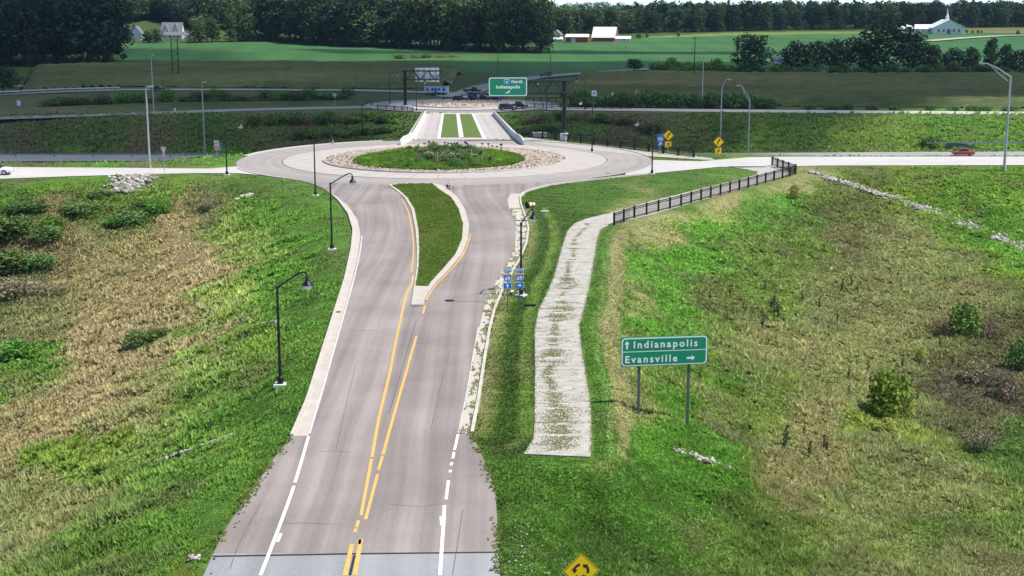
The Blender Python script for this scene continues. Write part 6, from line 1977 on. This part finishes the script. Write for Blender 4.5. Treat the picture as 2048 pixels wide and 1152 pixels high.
def carv(p, rz, col, label, cat='car', kind='sedan', name='car'):
    t = thing(name, label, cat, p, R(rz)); m = paint(name + '_paint', col)
    if kind == 'sedan':
        loft([(-2.3, .42, .80, .70, .70), (-2.2, .28, .95, .86, .80), (-1.2, .24, 1.0, .90, .85), (.8, .24, .98, .90, .85), (1.8, .26, .86, .88, .80), (2.25, .34, .72, .74, .66)], m, 'body', t)
        loft([(-1.75, .94, 1.0, .80, .76), (-1.0, .94, 1.42, .80, .60), (.1, .94, 1.46, .80, .60), (1.0, .94, 1.0, .80, .74)], M['glass'], 'cabin_glass', t)
        loft([(-1.1, 1.36, 1.45, .60, .54), (-.5, 1.40, 1.49, .62, .56), (.2, 1.38, 1.47, .60, .54)], m, 'roof', t)
        wheels(t, (-1.4, 1.4)); lights(t, 2.2, -2.24, .62, .62)
    elif kind == 'suv':
        loft([(-2.4, .45, .95, .80, .78), (-2.3, .34, 1.08, .92, .86), (.9, .32, 1.08, .94, .88), (1.9, .34, 1.02, .92, .84), (2.35, .42, .86, .8, .72)], m, 'body', t)
        loft([(-2.3, 1.02, 1.1, .86, .82), (-2.1, 1.02, 1.66, .86, .70), (.2, 1.02, 1.72, .86, .70), (1.1, 1.02, 1.08, .86, .78)], M['glass'], 'cabin_glass', t)
        loft([(-2.1, 1.62, 1.70, .70, .64), (-.8, 1.66, 1.76, .72, .66), (.25, 1.62, 1.73, .70, .64)], m, 'roof', t)
        wheels(t, (-1.45, 1.5), .38, .84); lights(t, 2.3, -2.36, .74, .68)
    else:   # pickup
        loft([(-.3, .45, 1.1, .95, .92), (1.5, .42, 1.12, .96, .92), (2.4, .46, 1.08, .95, .88), (2.8, .55, .98, .86, .8)], m, 'body', t)
        loft([(-.45, 1.05, 1.12, .92, .9), (-.3, 1.05, 1.78, .92, .76), (.9, 1.05, 1.82, .92, .76), (1.6, 1.05, 1.12, .92, .82)], M['glass'], 'cabin_glass', t)
        loft([(-.35, 1.74, 1.83, .76, .70), (.3, 1.77, 1.87, .78, .72), (.95, 1.74, 1.84, .76, .70)], m, 'roof', t)
        for s_ in (-1, 1):
            mb = MB(); mb.box((-1.6, s_ * .90, .85), (2.5, .10, .56)); mb.build('bed_side', m, t)
        mb = MB(); mb.box((-2.84, 0, .85), (.08, 1.7, .56)); mb.build('tailgate', m, t)
        mb = MB(); mb.box((-1.6, 0, .6), (2.5, 1.75, .10)); mb.build('bed_floor', M['black_matt'], t)
        wheels(t, (-1.75, 1.75), .42, .86); lights(t, 2.72, -2.9, .84, .74)
    return t
p = W(1926, 311, -6.8); carv((p.x, p.y, -6.78), 178, (.42, .03, .03), 'red car on the highway at right, front to the left', kind='sedan')
p = at_y(1091, 153, G(1091, 154).y); p.z = H1(p.x, p.y) + .27; carv(p, 200, (.05, .055, .065), 'dark grey car on the road behind the green overhead sign', kind='suv')
p = G(318, 182); p.z += .2; carv(p, 3, (.03, .03, .035), 'black car on the left local road near the highway light', kind='sedan')
p = W(-8, 349, .03); carv(p, 0, (.75, .76, .78), 'white car cut by the left edge on the left ramp', kind='suv')
def far_on_ring(u, v, dz=.16): 
    q = W(u, v, ZF); q.z = ZF + dz; return q
carv(far_on_ring(938, 204.5), 8, (.015, .015, .017), 'black pickup truck at the left of the row beyond the far island', 'pickup truck', 'pickup', 'pickup_truck')
carv(far_on_ring(962, 203.5), 6, (.02, .022, .03), 'second black pickup truck in the row beyond the far island', 'pickup truck', 'pickup', 'pickup_truck')
carv(far_on_ring(985, 204), 4, (.016, .016, .018), 'black truck at the right of the row below the overhead sign', 'pickup truck', 'pickup', 'pickup_truck')
carv(far_on_ring(974, 198.5), 5, (.5, .5, .52), 'silver pickup truck behind the row of black trucks', 'pickup truck', 'pickup', 'pickup_truck')
carv(far_on_ring(922, 205), 10, (.02, .02, .022), 'black suv at the left end of the row beyond the far island', 'car', 'suv')
carv(far_on_ring(950, 197.5), 5, (.03, .035, .04), 'dark suv behind the left black pickups beyond the far island', 'car', 'suv')
carv(far_on_ring(999, 199), 2, (.025, .025, .03), 'dark suv just below the overhead sign', 'car', 'suv')
carv(far_on_ring(932, 199), 8, (.60, .62, .64), 'white car behind the left end of the row of black trucks', 'car', 'sedan')
carv(far_on_ring(1034, 218.5), 14, (.02, .02, .024), 'black pickup truck right of the dark suv at the bridge end', 'pickup truck', 'pickup', 'pickup_truck')
p = G(945, 188); p.z += .3; carv(p, 3, (.02, .03, .035), 'dark pickup on the road left of the overhead sign', 'pickup truck', 'pickup', 'pickup_truck')
carv(far_on_ring(1016, 222), 12, (.03, .03, .035), 'dark suv at the right end of the bridge', 'car', 'suv')
# white trailer
p = G(873, 190); p.z += .15
t = thing('office_trailer', 'long white site trailer with dark windows beside the road behind the left gantry', 'trailer', p, R(-4))
s = px_m(p); L = 47 / s; Hh = 17 / s
mb = MB(); mb.box((0, 0, .7 + Hh / 2 - .35), (L, 2.6, Hh - .6)); mb.build('body', mat('white_cladding', (.62, .65, .70), .5, var=.05), t)
mb = MB(); mb.box((0, 0, Hh - .12 + .1), (L + .2, 2.8, .14)); mb.build('roof', M['white_conc'], t)
for x in (-.36, -.15, .12, .34):
    o = MB(); o.box((x * L, -1.31, Hh * .62), (.8, .05, .8)); f = o.build('window', M['sign_white'], t)
    o = MB(); o.box((x * L, -1.345, Hh * .62), (.66, .03, .66)); o.build('pane', M['glass'], f)
o = MB(); o.box((-.02 * L, -1.31, Hh * .45), (.8, .05, 1.7)); o.build('door', M['sign_blue'], t)
mb = MB()
mb.box((0, 0, .25), (L * .9, 2.2, .3)); mb.build('chassis', M['black_matt'], t)
for x in (-.1, .1):
    for s_ in (-1, 1):
        o = MB(); o.tube([(0, -.12, 0), (0, .12, 0)], .4, 12); o.build('wheel', M['rubber'], t, loc=(x * L, s_ * 1.1, .4))

# ------------------------------------------------------------------ buildings
M['siding'] = mat('white_siding', (.72, .72, .72), .6, var=.06, scale=1)
M['siding_grey'] = mat('grey_siding', (.36, .39, .44), .6, var=.06, scale=1)
M['barn_red'] = mat('barn_red_siding', (.36, .07, .06), .7, var=.15, scale=1)
M['roof_white'] = mat('white_metal_roof', (.78, .78, .78), .45, var=.04, scale=.5)
M['roof_grey'] = mat('grey_shingle_roof', (.16, .17, .19), .85, var=.15, scale=2)
M['roof_dark'] = mat('dark_shingle_roof', (.07, .065, .06), .85, var=.15, scale=2)
def hall(name, parent, L, D, hw, hr, wall, roof, loc=(0, 0, 0), rz=0.0, gable='x', over=.4, windows=0, door=True, front=True):
    """gabled block; ridge along local x; front faces -y"""
    Mx = Matrix.Translation(loc) @ Matrix.Rotation(rz, 4, 'Z')
    X = lambda q: tuple(Mx @ Vector(q))
    mb = MB()
    V = [(-L / 2, -D / 2, -1), (L / 2, -D / 2, -1), (L / 2, D / 2, -1), (-L / 2, D / 2, -1), (-L / 2, -D / 2, hw), (L / 2, -D / 2, hw), (L / 2, D / 2, hw), (-L / 2, D / 2, hw), (-L / 2, 0, hr), (L / 2, 0, hr)]
    mb.add([X(v) for v in V], [(0, 1, 5, 4), (2, 3, 7, 6), (1, 2, 6, 9, 5), (3, 0, 4, 8, 7)])
    w_ = mb.build('wall', M[wall], parent)
    for s_ in (-1, 1):
        mb = MB(); sl = (hr - hw) / (D / 2); e = over
        pts = [(-L / 2 - e, s_ * (D / 2 + e), hw - e * sl + .08), (L / 2 + e, s_ * (D / 2 + e), hw - e * sl + .08), (L / 2 + e, 0, hr + .08), (-L / 2 - e, 0, hr + .08)]
        up = [(a, b, c + .15) for a, b, c in pts]
        mb.add([X(v) for v in pts + up], [(0, 1, 2, 3), (4, 5, 6, 7), (0, 1, 5, 4), (1, 2, 6, 5), (2, 3, 7, 6), (3, 0, 4, 7)])
        mb.build('roof', M[roof], parent)
    for k in range(windows):
        x = -L / 2 + L * (k + .7) / (windows + .4)
        o = MB(); o.add([X(v) for v in ((x - .6, -D / 2 - .06, hw * .38), (x + .6, -D / 2 - .06, hw * .38), (x + .6, -D / 2 - .06, hw * .78), (x - .6, -D / 2 - .06, hw * .78), (x - .6, -D / 2 - .003, hw * .38), (x + .6, -D / 2 - .003, hw * .38), (x + .6, -D / 2 - .003, hw * .78), (x - .6, -D / 2 - .003, hw * .78))],
                        [(0, 1, 2, 3), (0, 1, 5, 4), (1, 2, 6, 5), (2, 3, 7, 6), (3, 0, 4, 7)])
        f = o.build('window', M['siding'], parent)
        o = MB(); o.add([X(v) for v in ((x - .48, -D / 2 - .075, hw * .42), (x + .48, -D / 2 - .075, hw * .42), (x + .48, -D / 2 - .075, hw * .74), (x - .48, -D / 2 - .075, hw * .74))], [(0, 1, 2, 3)])
        o.build('pane', M['glass'], f)
def bld(u, v, label, name, cat='house'):
    p = G(u, v); return thing(name, label, cat, p), px_m(p), p
t, s, p = bld(1214, 82, 'red barn with a steep bright white roof and a lean-to', 'barn', 'barn')
hall('main', t, 44 / s, 40 / s, 8 / s, 27 / s, 'barn_red', 'roof_white', (-4 / s, 0, 0), R(-14), over=.5, windows=0)
hall('lean_to', t, 44 / s, 14 / s, 5 / s, 9 / s, 'siding', 'roof_white', (24 / s, -8 / s, 0), R(-6), windows=2)
t, s, p = bld(1155, 84, 'long low red shed with a white roof left of the barn', 'shed', 'shed')
hall('shed', t, 44 / s, 26 / s, 10 / s, 15 / s, 'barn_red', 'roof_white', (0, 0, 0), R(-8), windows=0)
mb = MB(); mb.box((-9 / s, -13 / s - .2, 3.6 / s), (9 / s, .2, 8 / s)); mb.build('door', M['siding_grey'], t)
t, s, p = bld(1114, 83, 'grey two-storey farmhouse beside the red shed', 'farmhouse')
hall('house', t, 16 / s, 18 / s, 14 / s, 22 / s, 'siding_grey', 'roof_grey', (0, 0, 0), R(70), windows=2)
hall('porch', t, 16 / s, 10 / s, 5 / s, 8 / s, 'siding', 'roof_white', (2 / s, -9 / s, 0), R(0), windows=2)
t, s, p = bld(345, 76, 'large grey roofed white house with several gables on the wooded slope', 'house')
hall('house', t, 40 / s, 26 / s, 14 / s, 30 / s, 'siding', 'roof_grey', (0, 6 / s, 0), 0, windows=4)
for dx, hh_ in ((-10, 26), (10, 28)): hall('gable', t, 20 / s, 12 / s, 14 / s, hh_ / s, 'siding', 'roof_grey', (dx / s, -4 / s, 0), R(90), windows=0)
hall('porch', t, 50 / s, 14 / s, 6 / s, 12 / s, 'siding', 'roof_grey', (0, -16 / s, 0), 0, windows=5)
for x in (-8, 10):
    o = MB(); o.box((x / s, -10.2 / s - .05, 17 / s), (1.4, .1, 1.4)); f = o.build('window', M['siding'], t); o = MB(); o.box((x / s, -10.2 / s - .12, 17 / s), (1.1, .06, 1.1)); o.build('pane', M['glass'], f)
hall('garage', t, 14 / s, 12 / s, 6 / s, 10 / s, 'siding', 'roof_grey', (34 / s, -6 / s, 0), 0, windows=1)
t, s, p = bld(262, 79, 'white house with a dark roof half hidden behind trees at left', 'house')
hall('house', t, 34 / s, 26 / s, 14 / s, 26 / s, 'siding', 'roof_dark', (-4 / s, 4 / s, 0), 0, windows=3)
hall('gable', t, 24 / s, 22 / s, 12 / s, 26 / s, 'siding', 'roof_grey', (14 / s, -4 / s, 0), R(90), windows=0)
hall('wing', t, 26 / s, 14 / s, 8 / s, 14 / s, 'siding', 'roof_grey', (-30 / s, 0, 0), 0, windows=2)
mb = MB(); mb.box((-20 / s, 0, 22 / s), (4 / s, 4 / s, 10 / s)); mb.build('chimney', M['siding'], t)
t, s, p = bld(1866, 67, 'white church with a low gable hall, a long side wing and a thin steeple', 'church', 'church')
hall('nave', t, 46 / s, 62 / s, 12 / s, 27 / s, 'siding', 'roof_white', (24 / s, 0, 0), R(90), windows=0, over=.8)
hall('wing', t, 80 / s, 40 / s, 9 / s, 17 / s, 'siding', 'roof_white', (-28 / s, 16 / s, 0), R(0), windows=6)
for x in (4, 14, 34, 44):
    o = MB(); o.box((x / s, -23 / s - .1, 6 / s), (1.4, .2, 2.4)); f = o.build('window', M['siding'], t); o = MB(); o.box((x / s, -23 / s - .22, 6 / s), (1.1, .1, 2.1)); o.build('pane', M['glass'], f)
o = MB(); o.box((24 / s, -23 / s - .1, 4 / s), (2.4, .25, 3.0)); o.build('door', M['glass'], t)
mb = MB(); b0 = 25 / s; mb.box((24 / s, -8 / s, b0 + 4 / s), (6 / s, 6 / s, 9 / s)); mb.build('steeple_base', M['siding'], t)
mb = MB(); mb.lathe([(3.4 / s, b0 + 8 / s), (2.2 / s, b0 + 11 / s), (.9 / s, b0 + 18 / s), (.05, b0 + 25 / s)], 8, (24 / s, -8 / s, 0)); mb.build('spire', M['siding'], t)
t, s, p = bld(1558, 126, 'small pale shed glimpsed in the gap of the hedgerow', 'shed', 'shed')
hall('shed', t, 26 / s, 12 / s, 7 / s, 12 / s, 'siding', 'roof_grey', (0, 0, 0), 0, windows=1)
# small trees in the far fields
for u, vb, vt, w_, k, lb in ((1278, 77, 66, 14, 1, 'small round tree by the field lane right of the barn'), (1294, 76, 65, 7, 4, 'small conical tree right of the round one by the field lane'), (1357, 73, 63, 9, 0, 'lone dark round tree in the far field right of the barn'),
                           (1933, 66, 59, 8, 0, 'small dark tree by the church front'), (1945, 66, 60, 7, 0, 'first of the little trees right of the church'), (1956, 66, 60, 7, 0, 'middle little tree right of the church'), (1963, 66, 61, 6, 0, 'third little tree right of the church'), (2036, 70, 60, 10, 0, 'lone dark round tree at the far right field')):
    shrub_px(u, vb, vt, w_, 0, lb, None, 'small_tree')
for u in (800, 830, 850, 880, 905):
    shrub_px(u, 117 - (u - 800) * .03, 108, 34, random.choice([0, 2]), 'bushy weeds in the strip before the middle wood', 'weeds in the field strip')
